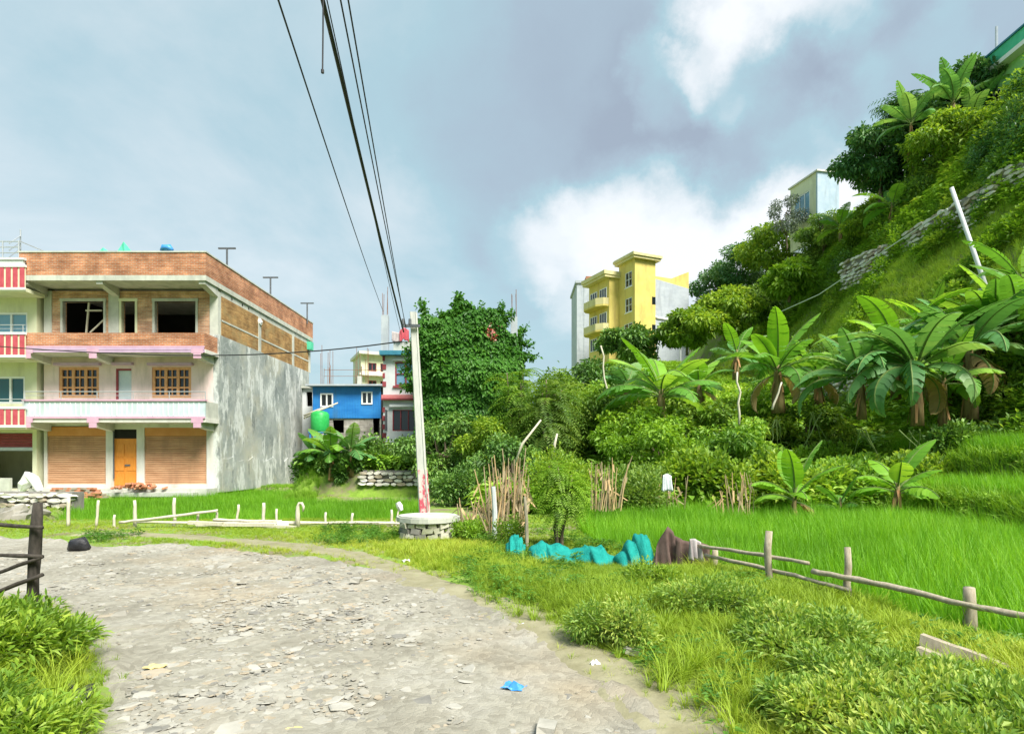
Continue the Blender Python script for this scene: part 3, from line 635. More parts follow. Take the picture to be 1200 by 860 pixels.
# ------------------------------------------------------------------ buildings
def B(*a): return MB().box(*a)
def window(parent, x0, x1, z0, z1, y, frame, glass, cols=2, rows=1, fw=.07, d=.10, M_=None, name='window', sill=None, hbar=None):
    """framed window in a wall facing -y (local); sash bars in the frame mesh, one pane per column"""
    m = MB(M_); m.box(x0, x1, y-.02, y+d, z1-fw, z1); m.box(x0, x1, y-.02, y+d, z0, z0+fw)
    w = (x1-x0-fw)/cols
    for i in range(cols+1): m.box(x0+i*w, x0+i*w+fw, y-.022, y+d, z0+fw, z1-fw)
    for i in range(cols):
        for j in range(1, rows):
            zc = z0+(z1-z0)*j/rows; m.box(x0+i*w+fw, x0+(i+1)*w, y-.01, y+d*.6, zc-fw*.3, zc+fw*.3)
        if hbar: m.box(x0+i*w+fw+(w-fw)/2-.02, x0+i*w+fw+(w-fw)/2+.02, y-.008, y+d*.5, z0+fw, z1-fw)
    o = m.build(name, frame, parent)
    for i in range(cols): MB(M_).box(x0+i*w+fw, x0+(i+1)*w, y+d*.4, y+d*.4+.012, z0+fw, z1-fw).build('pane', glass, o)
    if sill: MB(M_).box(x0-.1, x1+.1, y-.10, y-.023, z0-.1, z0-.005).build('sill', sill, o)
    return o

# --- unfinished three storey brick house
FY, XL, XR, YB = 27.3, -21.55, -13.55, 39.2
BF = 26.15                                        # front of balconies
def fx(px): return (px-CX)/F*FY
def fz(py): return EYE-(py-HY)/F*FY
hs = thing('brick_house', 'three storey house with raw brick top floor, pink middle floor and two roller shutters', 'house', ((XL+XR)/2, FY, .08))
W = XR-XL
def hole(a, b, zt, zb, z0): return (fx(a)-XL, fx(b)-XL, fz(zb)-z0, fz(zt)-z0)
Z0, Z1, Z2, Z3 = .08, 3.3, 6.35, 9.25
# ground floor
MB().wall((XL, FY, Z0), (1, 0), W, Z1-Z0, .25, [hole(55, 124, 499, 567, Z0), hole(133, 160, 503, 571, Z0), hole(169, 242, 501, 567, Z0)]).build('ground_floor_wall', M['plaster_white'], hs)
MB().wall((XL, FY, Z1), (1, 0), W, Z2-Z1, .25, [hole(69, 116, 430, 466, Z1), hole(136, 154, 432, 489, Z1), hole(178, 224, 430, 466, Z1)]).build('middle_wall', M['plaster_pink'], hs)
MB().wall((XL+.35, FY+.04, Z2), (1, 0), W-.7, Z3-Z2, .23, [(fx(73)-XL-.35, fx(121)-XL-.35, .55, fz(353)-Z2), (fx(142)-XL-.35, fx(158)-XL-.35, .02, fz(353)-Z2), (fx(181)-XL-.35, fx(229)-XL-.35, .55, fz(353)-Z2)]).build('brick_wall', M['brick_pale'], hs)
for a, b in ((XL, XL+.35), (fx(127), fx(139)), (XR-.42, XR-.05)):
    B(a, b, FY-.0, FY+.30, Z2+.002, Z3).build('column', M['concrete'], hs)
# concrete surrounds of the raw openings
for a, b in ((73, 121), (142, 158), (181, 229)):
    x0, x1, zt = fx(a), fx(b), fz(353); zb = Z2+.56 if b-a > 20 else Z2+.03
    if a == 73: x0 += 0; x1 += .0
    B(x0-.12, x1+.12, FY-.01, FY+.2, zt, zt+.13).box(x0-.1, x0, FY+.0, FY+.2, zb, zt).box(x1, x1+.1, FY+.0, FY+.2, zb, zt).build('window_surround' if b-a > 20 else 'door_surround', M['plaster_cream'] if b-a < 20 else M['concrete'], hs)
pr = MB(); pr.hexa(P(103, 370, FY+.2), (.07, .06, 1.6), (0, .09, 0)); pr.hexa(P(110, 364, FY+.21), (.75, .05, .07)); pr.hexa(P(114, 382, FY+.16), (.9, .05, .06), (0, -.75, 0)); pr.build('timber_prop', M['wood_pale'], hs)
# slabs, beams and balconies
B(XL, XR-.005, BF, FY-.002, Z1-.12, Z1+.06).box(XL, XR-.3, FY+.26, YB, Z1-.12, Z1+.06).build('floor_slab', M['plaster_white'], hs)
B(XL, XR-.005, BF, FY-.002, Z2-.14, Z2+.02).box(XL, XR-.3, FY+.26, YB, Z2-.14, Z2).build('floor_slab', M['plaster_white'], hs)
B(XL-.15, XR+.02, BF-.05, YB+.7, Z3+.12, Z3+.34).build('roof_slab', M['concrete'], hs)
for x in (XL-.1, fx(133), XR-.32): MB().xprism([(FY-.002, Z3+.118), (FY-.002, Z3-.28), (BF+.02, Z3-.02), (BF+.02, Z3+.118)], x, x+.28).build('roof_beam', M['concrete'], hs)
# middle balcony: panelled parapet with lavender copings, handrail
BX0, BX1 = (28-CX)/F*BF, (240-CX)/F*BF
pz0, pz1 = Z1+.06, EYE-(470-HY)/F*BF
bp_ = B(BX0, BX1, BF, BF+.10, pz0, pz1); bp_.box(BX0, BX0+.1, BF+.101, FY-.003, pz0, pz1); o = bp_.build('balcony_parapet', M['balcony_white'], hs)
B(BX1-.1, BX1+.003, BF+.101, FY-.003, pz0, pz1).build('balcony_side', M['concrete'], hs)
m = B(BX0-.06, BX1+.04, BF-.06, BF+.14, pz1+.002, pz1+.07); m.box(BX0-.05, BX1+.03, BF-.05, BF-.002, pz0-.02, pz0+.07); m.build('coping', M['pink_trim'], o)
for i in range(34):
    x = BX0+.25+(BX1-BX0-.5)*i/33; B(x-.012, x+.012, BF-.02, BF-.001, pz0+.12, pz1-.05).build('rib', M['white_paint'], o)
hr = MB(); hr.tube([(BX0, BF+.05, pz1+.42), (BX1, BF+.05, pz1+.42)], .022, 6); hr.tube([(BX0, BF+.05, pz1+.25), (BX1, BF+.05, pz1+.25)], .012, 6)
for i in range(6): x = BX0+(BX1-BX0)*i/5; hr.tube([(x, BF+.05, pz1+.05), (x, BF+.05, pz1+.43)], .018, 6)
hr.build('handrail', M['steel'], hs)
for px in (33, 110, 232):                          # scroll brackets under the balconies
    x = (px-CX)/F*BF
    for zb in (Z1-.12, Z2-.14):
        MB().xprism([(FY-.004, zb-.002), (FY-.004, zb-.34), (BF+.25, zb-.22), (BF-.04, zb-.20), (BF-.04, zb-.002)], x-.13, x+.13).build('bracket', M['plaster_white'], hs)
        MB().prism([(x-.26, BF-.075), (x+.26, BF-.075), (x+.17, BF-.052), (x-.17, BF-.052)], zb-.02, zb+.20).prism([(x-.17, BF-.07), (x+.17, BF-.07), (x+.12, BF-.055), (x-.12, BF-.055)], zb-.24, zb-.021).build('bracket_ornament', M['pink_trim'], hs)
m = B(BX0-.02, BX1+.01, BF-.05, BF-.003, Z2-.12, Z2-.02); m.box(BX0, BX1, BF-.065, BF-.052, Z2-.02, Z2+.09); m.build('balcony_trim', M['lavender'], hs)
B(BX0-.03, BX1+.012, BF-.07, BF-.02, Z2+.091, Z2+.16).build('balcony_trim', M['pink_trim'], hs)
o = B(BX0, BX1-.02, BF, BF+.11, Z2+.02, EYE-(390-HY)/F*BF).box(BX1-.13, BX1-.02, BF+.111, FY-.003, Z2+.02, EYE-(390-HY)/F*BF).box(BX0, BX0+.11, BF+.111, FY-.003, Z2+.02, EYE-(390-HY)/F*BF).build('brick_parapet', M['brick'], hs)
# roof parapet and stair cabin
ptz = EYE-(296-HY)/F*(BF-.05)
o = B(XL-.15, XR+.02, BF-.05, BF+.07, Z3+.34, ptz).box(XR-.10, XR+.02, BF+.071, YB+.7, Z3+.34, ptz).box(XL-.15, XL-.03, BF+.071, YB+.7, Z3+.34, ptz).box(XL-.029, XR-.101, YB+.58, YB+.7, Z3+.34, ptz).build('roof_parapet', M['brick'], hs)
m = B(XL-.18, XR+.05, BF-.08, BF+.10, ptz+.002, ptz+.06).box(XR-.13, XR+.05, BF+.101, YB+.73, ptz+.002, ptz+.06); m.build('coping', M['concrete'], o)
B(XR-3.6, XR-1.2, 29.6, 34.4, Z3+.34, ptz+.62).build('roof_cabin', M['brick_pale'], hs)
for px, py in ((266, 292), (317, 326), (360, 356)):   # T shaped posts on the roof edge
    Y = {266: 29.2, 317: 33.4, 360: 38.6}[px]; x = (px-CX)/F*Y; zt = EYE-(py-HY)/F*Y
    MB().tube([(x, Y, ptz-.3), (x, Y, zt)], .045, 6).box(x-.42, x+.42, Y-.04, Y+.04, zt, zt+.07).build('roof_post', M['dark_steel'], hs)
# side wall: cement below, brick infill between columns above
B(XR-.25, XR, FY+.301, YB, .05, 7.25).box(XR-.26, XR+.012, FY-.002, FY+.30, .05, 7.25).build('side_wall', M['cement_wall'], hs)
lv = [(FY+.32, .04)]+[(FY+.32+(YB-FY-.34)*(1-i/22), 1.55+.10*math.sin(i*1.3)+.06*math.sin(i*2.9)) for i in range(23)][::-1]; lv.append((YB-.02, .04))
MB().xprism(lv[::-1], XR+.002, XR+.035).build('plaster_band', M['cement_wall'], hs)
cy = [FY, 31.55, 36.3, YB]
for i in range(3):
    B(XR-.24, XR-.03, cy[i]+.31, cy[i+1]-.002, 7.252, Z3-.17).build('brick_infill', M['brick_gold'], hs)
    B(XR-.2, XR-.012, cy[i]+.31, cy[i+1]-.002, 7.92, 8.0).build('sill_band', M['concrete'], hs)
for y in cy[1:]: B(XR-.28, XR+.0, y, y+.30, 7.253, Z3-.17).build('column', M['concrete'], hs)
B(XR-.28, XR-.05, FY+.301, YB+.3, Z3-.169, Z3+.118).build('side_beam', M['concrete'], hs)
for y in (28.6, 29.7, 30.4): B(XR-.06, XR-.045, y, y+.10, Z3-.08, Z3+.04).build('beam_hole_shade', M['shade_black'], hs)  # dark plates on the beam face, painting the shade of holes
MB().tube([(XR-.04, 31.7, Z3-.42), (XR+.06, 31.7, Z3-.42)], [.2, .16], 10).tube([(XR+.061, 31.7, Z3-.42), (XR+.12, 31.7, Z3-.44)], [.07, .05], 8).build('wall_lamp', M['white_plastic'], hs)
B(XR-.12, XR+.25, YB-.3, YB+.15, Z3-.55, Z3-.05).build('gutter_box', M['green_wall'], hs)
B(XL, XL+.2, FY+.301, YB, .05, Z3+.11).build('party_wall', M['shade_black'], hs); B(XL+.21, XR-.26, YB-.25, YB-.01, .05, Z3+.11).build('rear_wall', M['concrete'], hs)  # party wall coloured near-black to paint in the room's shade
B(XL+.21, XR-.26, FY+5, FY+5.15, .05, Z3+.11).build('partition_wall', M['shade_black'], hs)
# doors, windows, shutters
for a, b in ((55, 124), (169, 242)):
    x0, x1 = fx(a), fx(b); z0, z1 = fz(567), fz(500)
    o = B(x0+.002, x1-.002, FY+.04, FY+.1, z1-.42, z1).build('shutter_box', M['shutter_box'], hs)
    m = MB(); n = 26
    for i in range(n):
        za = z0+(z1-.422-z0)*i/n; zb = z0+(z1-.422-z0)*(i+1)/n
        m.xprism([(FY+.10, za), (FY+.055, za+.004), (FY+.075+random.uniform(-.004, .004), zb-.01), (FY+.10, zb-.002)], x0+.002, x1-.002)
    m.build('roller_shutter', M['shutter'], hs)
x0, x1 = fx(133), fx(160); z0, z1 = fz(571), fz(503)
dr = B(x0, x1, FY+.05, FY+.1, z0, z1-.42).build('door', M['wood_orange'], hs)
for i in range(2):
    for j in range(3):
        xa = x0+.06+i*(x1-x0)/2; B(xa, xa+(x1-x0)/2-.12, FY+.03, FY+.049, z0+.1+j*.66, z0+.64+j*.66).build('door_panel', M['wood_orange'], dr)
B((x0+x1)/2-.02, (x0+x1)/2+.22, FY-.0, FY+.029, z0+.98, z0+1.05).build('handle', M['dark_steel'], dr)
B(x0, x1, FY+.03, FY+.12, z1-.41, z1-.002).build('door_transom', M['shade_black'], hs)
for a, b in ((69, 116), (178, 224)):
    window(hs, fx(a), fx(b), fz(466), fz(430), FY+.05, M['wood_frame'], M['glass_dark'], 3, 3, .13, .12, hbar=True)
    B(fx(a)-.12, fx(b)+.12, FY-.20, FY-.002, fz(430)+.06, fz(430)+.17).build('lintel', M['lavender'], hs)
x0, x1 = fx(136), fx(154); o = B(x0+.08, x1-.04, FY+.06, FY+.12, Z1+.06, fz(432)-.08).build('door', M['balcony_white'], hs)
B(x0, x0+.078, FY-.01, FY+.15, Z1+.06, fz(432)-.08).box(x0, x1, FY-.01, FY+.15, fz(432)-.078, fz(432)).build('frame', M['maroon'], o)
B(x0-.12, x1+.12, FY-.20, FY-.002, fz(430)+.08, fz(430)+.19).build('lintel', M['lavender'], hs)
MB().tube([(fx(121), FY-.03, Z1-.2), (fx(130), FY-.05, Z1-.25), (fx(134), FY-.05, Z1-.5), (fx(134), FY-.04, Z0+.6)], .03, 6).build('drain_pipe', M['dark_steel'], hs)
B(XL+.1, XR-.05, FY-1.0, FY-.002, -.06, .26).box(XL+.1, XR-.4, FY-1.5, FY-1.001, -.06, .12).build('front_step', M['concrete'], hs)

# roof clutter
m = MB(); c = P(195, 293, BF+.02); c.z = ptz+.2; m.tube([c+Vector((-.25, 0, -.1)), c+Vector((-.1, 0, .02)), c+Vector((.12, .03, .03)), c+Vector((.26, 0, -.06))], [.06, .17, .15, .07], 8, .2)
tag(m.build('plastic_bundle', M['blue_plastic'], smooth=True), 'blue plastic bundle lying on the brick roof parapet', 'bundle')
for a, b, h in ((112, 134, .35), (136, 158, .62)):
    Y = 27.4; x0, x1 = (a-CX)/F*Y, (b-CX)/F*Y; z = EYE-(299-HY)/F*Y; m = MB(); n = 6
    m.add([(x0, Y-.6, z-.7), (x1, Y-.6, z-.7), (x1, Y+.6, z-.7), (x0, Y+.6, z-.7), (x0+.25, Y, z+h*.75), (x0+(x1-x0)*.4, Y, z+h), (x1-.08, Y, z+h*.15)], [(0, 1, 6, 5, 4), (2, 3, 4, 5, 6), (3, 0, 4), (1, 2, 6), (0, 3, 2, 1)])
    tag(m.build('roof_tarpaulin', M['green_wall'], loc=((x0+x1)/2, Y, z-.7)), 'low green tarpaulin heap on the brick house roof' if h < .5 else 'peaked green tarpaulin on the brick house roof', 'tarpaulin')

# --- cream house beside it
CL, CR, CY = -30.0, -21.72, 27.1
hs2 = thing('cream_house', 'pale cream house with red and white slatted balconies and teal windows', 'house', (-25.8, CY, .08))
def cx_(px): return (px-CX)/F*CY
def cz_(py): return EYE-(py-HY)/F*CY
MB().wall((CL, CY, .08), (1, 0), CR-CL, 10.0, .25, [(cx_(-45)-CL, cx_(32)-CL, cz_(414)-.08, cz_(366)-.08), (cx_(-40)-CL, cx_(29)-CL, cz_(473)-.08, cz_(441)-.08), (cx_(-70)-CL, cx_(38)-CL, .1, cz_(507)-.08)]).build('wall', M['plaster_cream'], hs2)
B(CL, CR, CY+.26, CY+9, .08, .2).box(CL, CL+.2, CY+.26, CY+9, .21, 10).box(CR-.2, CR, CY+.26, CY+9, .21, 10).box(CL+.21, CR-.21, CY+4, CY+4.2, .21, 10).box(CL, CR, CY+.26, CY+9, 10.01, 10.1).build('inner_wall', M['plaster_cream'], hs2)
window(hs2, cx_(-45), cx_(32), cz_(414), cz_(366), CY+.06, M['white_paint'], M['glass_blue'], 4, 1, .09, .1)
window(hs2, cx_(-40), cx_(29), cz_(473), cz_(441), CY+.06, M['white_paint'], M['glass_teal'], 4, 1, .09, .1)
m = MB()
for i in range(5): m.xprism([(CY+.1, cz_(524)+i*.125), (CY+.05, cz_(524)+i*.125+.01), (CY+.07, cz_(524)+i*.125+.115), (CY+.1, cz_(524)+i*.125+.12)], cx_(-70), cx_(38))
m.build('roller_shutter', M['maroon'], hs2); B(cx_(-70), cx_(38), CY+.02, CY+.12, cz_(528), cz_(524)-.002).build('shutter_bar', M['steel'], hs2)
for zt, zb, top in ((313, 337, 1), (392, 416, 0), (479, 498, 0)):
    Yb = 26.0; x1 = (57-CX)/F*Yb if zb != 337 else (28-CX)/F*Yb; x1 = (29-CX)/F*Yb; z1 = EYE-(zt-HY)/F*Yb; z0 = EYE-(zb-HY)/F*Yb
    bal = B(CL, x1, Yb+.02, CY-.002, z0-.16, z0-.002).box(CL, x1, Yb+.02, Yb+.06, z0, z1-.002).build('balcony', M['plaster_cream'], hs2)
    B(CL, x1+.03, Yb-.03, Yb+.08, z1, z1+.10).box(CL, x1+.03, Yb-.02, Yb+.018, z0-.1, z0-.0).build('balcony_rail', M['white_paint'], bal)
    for i in range(24):
        x = x1-.12-i*.30; B(x-.10, x+.10, Yb-.01, Yb+.018, z0+.003, z1-.003).build('slat', M['red_paint'], bal)
    if not top:
        h = MB(); h.tube([(CL, Yb+.03, z1+.42), (x1, Yb+.03, z1+.42)], .02, 6); h.tube([(CL, Yb+.03, z1+.26), (x1, Yb+.03, z1+.26)], .012, 6)
        for i in range(5): h.tube([(x1-.1-i*1.2, Yb+.03, z1+.1), (x1-.1-i*1.2, Yb+.03, z1+.42)], .016, 6)
        h.build('handrail', M['steel'], bal)
Yb = 26.0; zt = EYE-(313-HY)/F*Yb
B(CL, (29-CX)/F*Yb, Yb+.1, CY-.002, zt+.10, zt+.22).box(CL, (29-CX)/F*Yb-.05, Yb-.02, Yb+.09, zt+.101, zt+.30).box(CL, (29-CX)/F*Yb, Yb-.06, Yb+.12, zt+.301, zt+.40).build('cornice', M['plaster_cool'], hs2)
h = MB(); zr = zt+.4
for k in range(3): h.tube([(CL, Yb+.1, zr+.25+.25*k), (-21.7, Yb+.1, zr+.25+.25*k)], .022, 6)
for i in range(10): h.tube([(-21.7-i*.7, Yb+.1, zr), (-21.7-i*.7, Yb+.1, zr+.78)], .025, 6)
for k in range(3): h.tube([(-22.2, Yb+.2, zr+.1+.3*k), (-23.2, Yb+2.0, zr+1.1+.3*k)], .025, 6)
h.tube([(-21.7, Yb+.1, zr+.78), (-20.9, Yb+3, zr+.5)], .02, 6); h.tube([(-23.2, Yb+2, zr), (-23.2, Yb+2, zr+2.0)], .03, 6)
h.build('roof_railing', M['steel'], hs2)
B(CL, CR, CY-1.2, CY-.003, -.06, .16).build('front_step', M['concrete'], hs2)
m = MB(); c = G(34, 574, .16); c.y = 26.3; c.x = (34-CX)/F*26.3
m.tube([c+Vector((-.35, 0, 0)), c+Vector((-.2, 0, .32)), c+Vector((.05, 0, .62)), c+Vector((.25, 0, .52)), c+Vector((.45, 0, .1)), c+Vector((.5, 0, 0))], [.12, .24, .26, .22, .16, .1], 9, .22)
tag(m.build('cement_sack', M['white_plastic']), 'crumpled white sack heaped on the step of the cream house', 'sack')
B(-26, -21.9, 25.86, 26.0, .0, .75).build('low_wall', M['concrete']); tag(bpy.data.objects['low_wall'], 'low grey wall in front of the cream house', 'wall')

# --- blue tin house
BY = 36.0
def q(px, py, Y): p = P(px, py, Y); return p.x, p.z
bh_ = thing('blue_house', 'blue tin clad house on grey block ground floor behind the cement wall', 'house', (q(405, 500, BY)[0], BY, 1.0))
x0, x1 = q(367, 0, BY)[0], q(446, 0, BY)[0]; zt, zm = q(0, 453, BY)[1], q(0, 490, BY)[1]
def hl(a, b, t, bt, z0): return (q(a, 0, BY)[0]-x0, q(b, 0, BY)[0]-x0, q(0, bt, BY)[1]-z0, q(0, t, BY)[1]-z0)
MB().wall((x0, BY, .6), (1, 0), x1-x0, zm-.62, .2, [hl(390, 403, 492, 507, .6), hl(437, 445, 490, 510, .6)]).build('block_wall', M['block'], bh_)
MB().wall((x0, BY-.08, zm), (1, 0), x1-x0, zt-zm-.02, .2, [hl(424, 437, 459, 474, zm), hl(376, 391, 461, 477, zm)]).build('tin_wall', M['blue_tin'], bh_)
sm = MB()
for i in range(26): x = x0+(x1-x0)*(i+.5)/26; sm.box(x-.012, x+.012, BY-.095, BY-.081, zm+.01, zt-.04) if not (q(423, 0, BY)[0] < x < q(438, 0, BY)[0] or q(375, 0, BY)[0] < x < q(392, 0, BY)[0]) else None
sm.build('tin_seam', M['blue_tin'], bh_)
window(bh_, q(424, 0, BY)[0], q(437, 0, BY)[0], q(0, 474, BY)[1], q(0, 459, BY)[1], BY-.1, M['white_paint'], M['glass_dark'], 2, 1, .08, .1)
window(bh_, q(376, 0, BY)[0], q(391, 0, BY)[0], q(0, 477, BY)[1], q(0, 461, BY)[1], BY-.1, M['white_paint'], M['glass_dark'], 2, 1, .08, .1)
B(x0-.3, x1+.2, BY-.5, BY+6, zt, zt+.10).build('roof', M['grey_wall'], bh_)
B(x0, x0+.2, BY+.21, BY+5.5, .6, zt-.01).box(x1-.2, x1, BY+.21, BY+5.5, .6, zt-.01).box(x0+.21, x1-.21, BY+3, BY+3.2, .6, zt-.01).build('inner_wall', M['shade_black'], bh_)
rb = MB()
for px in (376, 384, 387, 416, 421, 429):
    x = q(px, 0, BY+2)[0]
    for k in range(3): rb.tube([(x+k*.07, BY+2+.05*k, zt), (x+k*.07+random.uniform(-.1, .1), BY+2, zt+random.uniform(1.4, 2.9))], .016, 5)
for z in (zt+.9, zt+1.3): rb.tube([(x0, BY+2, z), (x1, BY+2, z)], .014, 5)
rb.build('rebar', M['rust'], bh_)
B(q(421, 0, BY+2)[0]-.1, q(421, 0, BY+2)[0]+.15, BY+1.9, BY+2.15, zt+.101, zt+.9).build('roof_column', M['concrete'], bh_)

# grey lean-to next to the cement wall, its bamboo poles and the green tank
lt = thing('grey_shed', 'narrow grey plastered shed between cement wall and blue house', 'shed', (q(368, 500, 38)[0], 38, .9))
a0, a1 = q(352, 0, 38)[0], q(378, 0, 38)[0]
MB().wall((a0, 38, .5), (1, 0), a1-a0, q(0, 455, 38)[1]-.5, .2, [(q(359, 0, 38)[0]-a0, q(366, 0, 38)[0]-a0, q(0, 476, 38)[1]-.5, q(0, 459, 38)[1]-.5), (q(371, 0, 38)[0]-a0, q(377, 0, 38)[0]-a0, q(0, 476, 38)[1]-.5, q(0, 461, 38)[1]-.5)]).build('wall', M['plaster_cool'], lt)
B(a0, a1, 38.6, 38.8, .5, q(0, 455, 38)[1]-.02).build('inner_wall', M['shade_black'], lt); B(a0-.1, a1+.2, 37.8, 40, q(0, 455, 38)[1]+.002, q(0, 455, 38)[1]+.1).build('roof', M['concrete'], lt)
for i, (a, b) in enumerate((((356, 490), (396, 472)), ((356, 487), (388, 475)))):
    m = MB(); m.tube([P(a[0], a[1], 35.2+.1*i), P((a[0]+b[0])/2, (a[1]+b[1])/2-.6, 35.25+.1*i), P(b[0], b[1], 35.3+.1*i)], [.06, .055, .045], 7)
    tag(m.build('bamboo_pole', M['wood_pale'], smooth=True), ['longer', 'shorter'][i]+' bamboo pole jutting out beside the grey shed', 'pole')
tk = thing('water_tank', 'green plastic water tank on blue frame beside the cement wall', 'tank', P(375, 517, 34.5))
c = P(375, 506, 34.5); m = MB(); m.tube([c, c+Vector((0, 0, .08)), c+Vector((0, 0, 1.0)), c+Vector((0, 0, 1.14)), c+Vector((0, 0, 1.2))], [.48, .52, .52, .42, .2], 14); m.build('tank', M['green_plastic'], tk, smooth=True)
m = MB(); b0 = P(375, 517, 34.5)
m.box(c.x-.5, c.x+.5, 34.0, 35.0, c.z-.08, c.z-.004)
for sx in (-.42, -.14, .14, .42): m.box(c.x+sx-.04, c.x+sx+.04, 34.05, 34.13, 1.02, c.z-.081)
m.build('frame', M['blue_tin'], tk)

# --- white house with maroon quoins
WY = 30.0
wh = thing('white_house', 'narrow white house with maroon corner blocks and teal roof edge', 'house', (q(470, 0, WY)[0], WY, 1.0))
x0, x1 = q(449, 0, WY)[0], q(512, 0, WY)[0]
def wz(py): return q(0, py, WY)[1]
hol = lambda a, b, t, bt: (q(a, 0, WY)[0]-x0, q(b, 0, WY)[0]-x0, wz(bt)-.6, wz(t)-.6)
MB().wall((x0, WY, .6), (1, 0), x1-x0, wz(417)-.6, .2, [hol(463, 488, 424, 452), hol(460, 488, 480, 505)]).build('wall', M['plaster_cool'], wh)
B(x0, x0+.2, WY+.21, WY+7, .6, wz(417)).box(x1-.2, x1, WY+.21, WY+7, .6, wz(417)).box(x0+.21, x1-.21, WY+2.5, WY+2.7, .6, wz(417)).build('inner_wall', M['plaster_cool'], wh)
B(x0-.12, x1+.1, WY-.35, WY+7.1, wz(417)+.002, wz(412)).build('roof_slab', M['teal_paint'], wh)
B(x0-.04, x1, WY-.22, WY-.002, wz(467), wz(463)).build('ledge', M['red_band'], wh); B(x0-.05, x1, WY-.26, WY-.001, wz(469), wz(467)-.002).build('ledge', M['maroon'], wh)
window(wh, q(463, 0, WY)[0], q(488, 0, WY)[0], wz(452), wz(424), WY+.02, M['maroon'], M['glass_blue'], 2, 2, .065, .12, sill=M['maroon'])
window(wh, q(460, 0, WY)[0], q(488, 0, WY)[0], wz(505), wz(480), WY+.02, M['maroon'], M['glass_dark'], 3, 1, .045, .12)
B(q(461, 0, WY)[0], q(490, 0, WY)[0], WY-.14, WY-.002, wz(423), wz(420)).box(q(457, 0, WY)[0], q(490, 0, WY)[0], WY-.14, WY-.002, wz(477), wz(474)).build('lintel', M['plaster_cool'], wh)
gr = MB()
for k in range(7):
    x = q(456.5+k*.0, 0, WY)[0]-.1; gr.tube([(x, WY-.1-.07*k, wz(505)), (x, WY-.1-.07*k, wz(481))], .014, 5)
gr.tube([(x, WY-.05, wz(505)), (x, WY-.55, wz(505))], .016, 5); gr.tube([(x, WY-.05, wz(481)), (x, WY-.55, wz(481))], .016, 5)
gr.build('window_grille', M['dark_steel'], wh)
for i in range(13):
    z = wz(415)-.22*(i*1.95)-.34
    if z > .9 and not (wz(472) < z+.2 and z < wz(460)): B(x0-.03, x0+(.15 if i % 2 else .09), WY-.03, WY-.001, z, z+.25).build('quoin', M['maroon'], wh)
def stub(parent, px, top, bot, Y, w):
    p = P(px, bot, Y); t = P(px, top, Y); m = B(p.x-w/2, p.x+w/2, Y-w/2, Y+w/2, p.z, t.z); m.build('roof_column', M['grey_wall'], parent)
    m = MB()
    for sx in (-1, 1):
        for sy in (-1, 1): m.tube([(p.x+sx*w*.32, Y+sy*w*.32, t.z-.05), (p.x+sx*w*.36+random.uniform(-.05, .05), Y+sy*w*.32, t.z+random.uniform(.9, 1.5))], .014, 5)
    m.build('rebar', M['rust'], parent)
stub(wh, 451.5, 370, 412, 30.3, .34)
m = B(q(461, 0, 30.5)[0], q(490, 0, 30.5)[0], 30.5, 30.6, wz(412)+.002, q(0, 400, 30.5)[1]); m.build('roof_parapet', M['concrete'], wh)
def cloth(name, label, pts_top, drop, Y, mat, seed, cat='cloth', fold=.06, waves=6, spread=.0):
    """sheet hung from a line of top points with vertical folds and real thickness"""
    r = random.Random(seed); n = 28; rows = 9; V = []; m = MB(); tp = spl(pts_top, 8); n = len(tp); ph = r.uniform(0, 6)
    for side in (0, 1):
        for j in range(rows+1):
            t = j/rows
            for i, p in enumerate(tp):
                u = i/(n-1); d = drop(u) if callable(drop) else drop; w = math.sin(u*waves*6.283+ph+math.sin(u*9)*.8)*fold*(.25+t)+.5*fold*math.sin(u*waves*14+2)*t
                V.append(p+Vector((w*.5, -spread*t-w+side*.012, -d*t*(1+.05*math.sin(u*17+seed)))))
    Fq = []; st = n*(rows+1)
    for j in range(rows):
        for i in range(n-1):
            a = j*n+i; Fq += [(a, a+n, a+n+1, a+1), (st+a, st+a+1, st+a+n+1, st+a+n)]
    for i in range(n-1): Fq += [(i, i+1, st+i+1, st+i), (rows*n+i+1, rows*n+i, st+rows*n+i, st+rows*n+i+1)]
    for j in range(rows): Fq += [(j*n, st+j*n, st+j*n+n, j*n+n), (j*n+n-1, j*n+2*n-1, st+j*n+2*n-1, st+j*n+n-1)]
    m.add(V, Fq); o = m.build(name, mat, smooth=True); tag(o, label, cat); return o
cloth('hanging_cloth', 'red cloth hung out on the white house roof', [P(468, 388, 30.4), P(473, 384, 30.4), P(479, 387, 30.4)], .6, 30.4, M['red_paint'], 3)
cloth('hanging_cloth', 'pale grey cloth hung on the white house roof', [P(459, 388, 30.42), P(463, 389, 30.42), P(468, 390, 30.42)], .5, 30.4, M['grey_cloth'], 4)

# --- distant apartment block
ay = 85.0; af = thing('apartment_block', 'distant cream apartment block with rows of windows above blue roof', 'building', P(436, 500, ay))
Mx = Matrix.Translation(P(423, 520, ay)) @ Matrix.Rotation(R(24), 4, 'Z')
hh = 12.7; holes = [(1.0+i*1.75, 2.2+i*1.75, z, z+1.2) for i in range(3) for z in (5.0, 7.9, 10.4)]
MB(Mx).wall((0, 0, 0), (1, 0), 6.2, hh, .3, holes).build('wall', M['plaster_cream'], af)
MB(Mx).box(0, .3, .31, 7, 0, hh).box(5.9, 6.2, .31, 7, 0, hh).box(.31, 5.89, 2.5, 2.7, 0, hh).build('side_wall', M['plaster_white'], af)
for h in holes: window(af, h[0], h[1], h[2], h[3], .1, M['maroon'], M['glass_dark'], 2, 1, .1, .1, M_=Mx)
for z in (4.3, 7.1, 9.7): MB(Mx).box(-.4, 6.6, -.9, -.005, z, z+.35).build('balcony', M['plaster_white'], af)
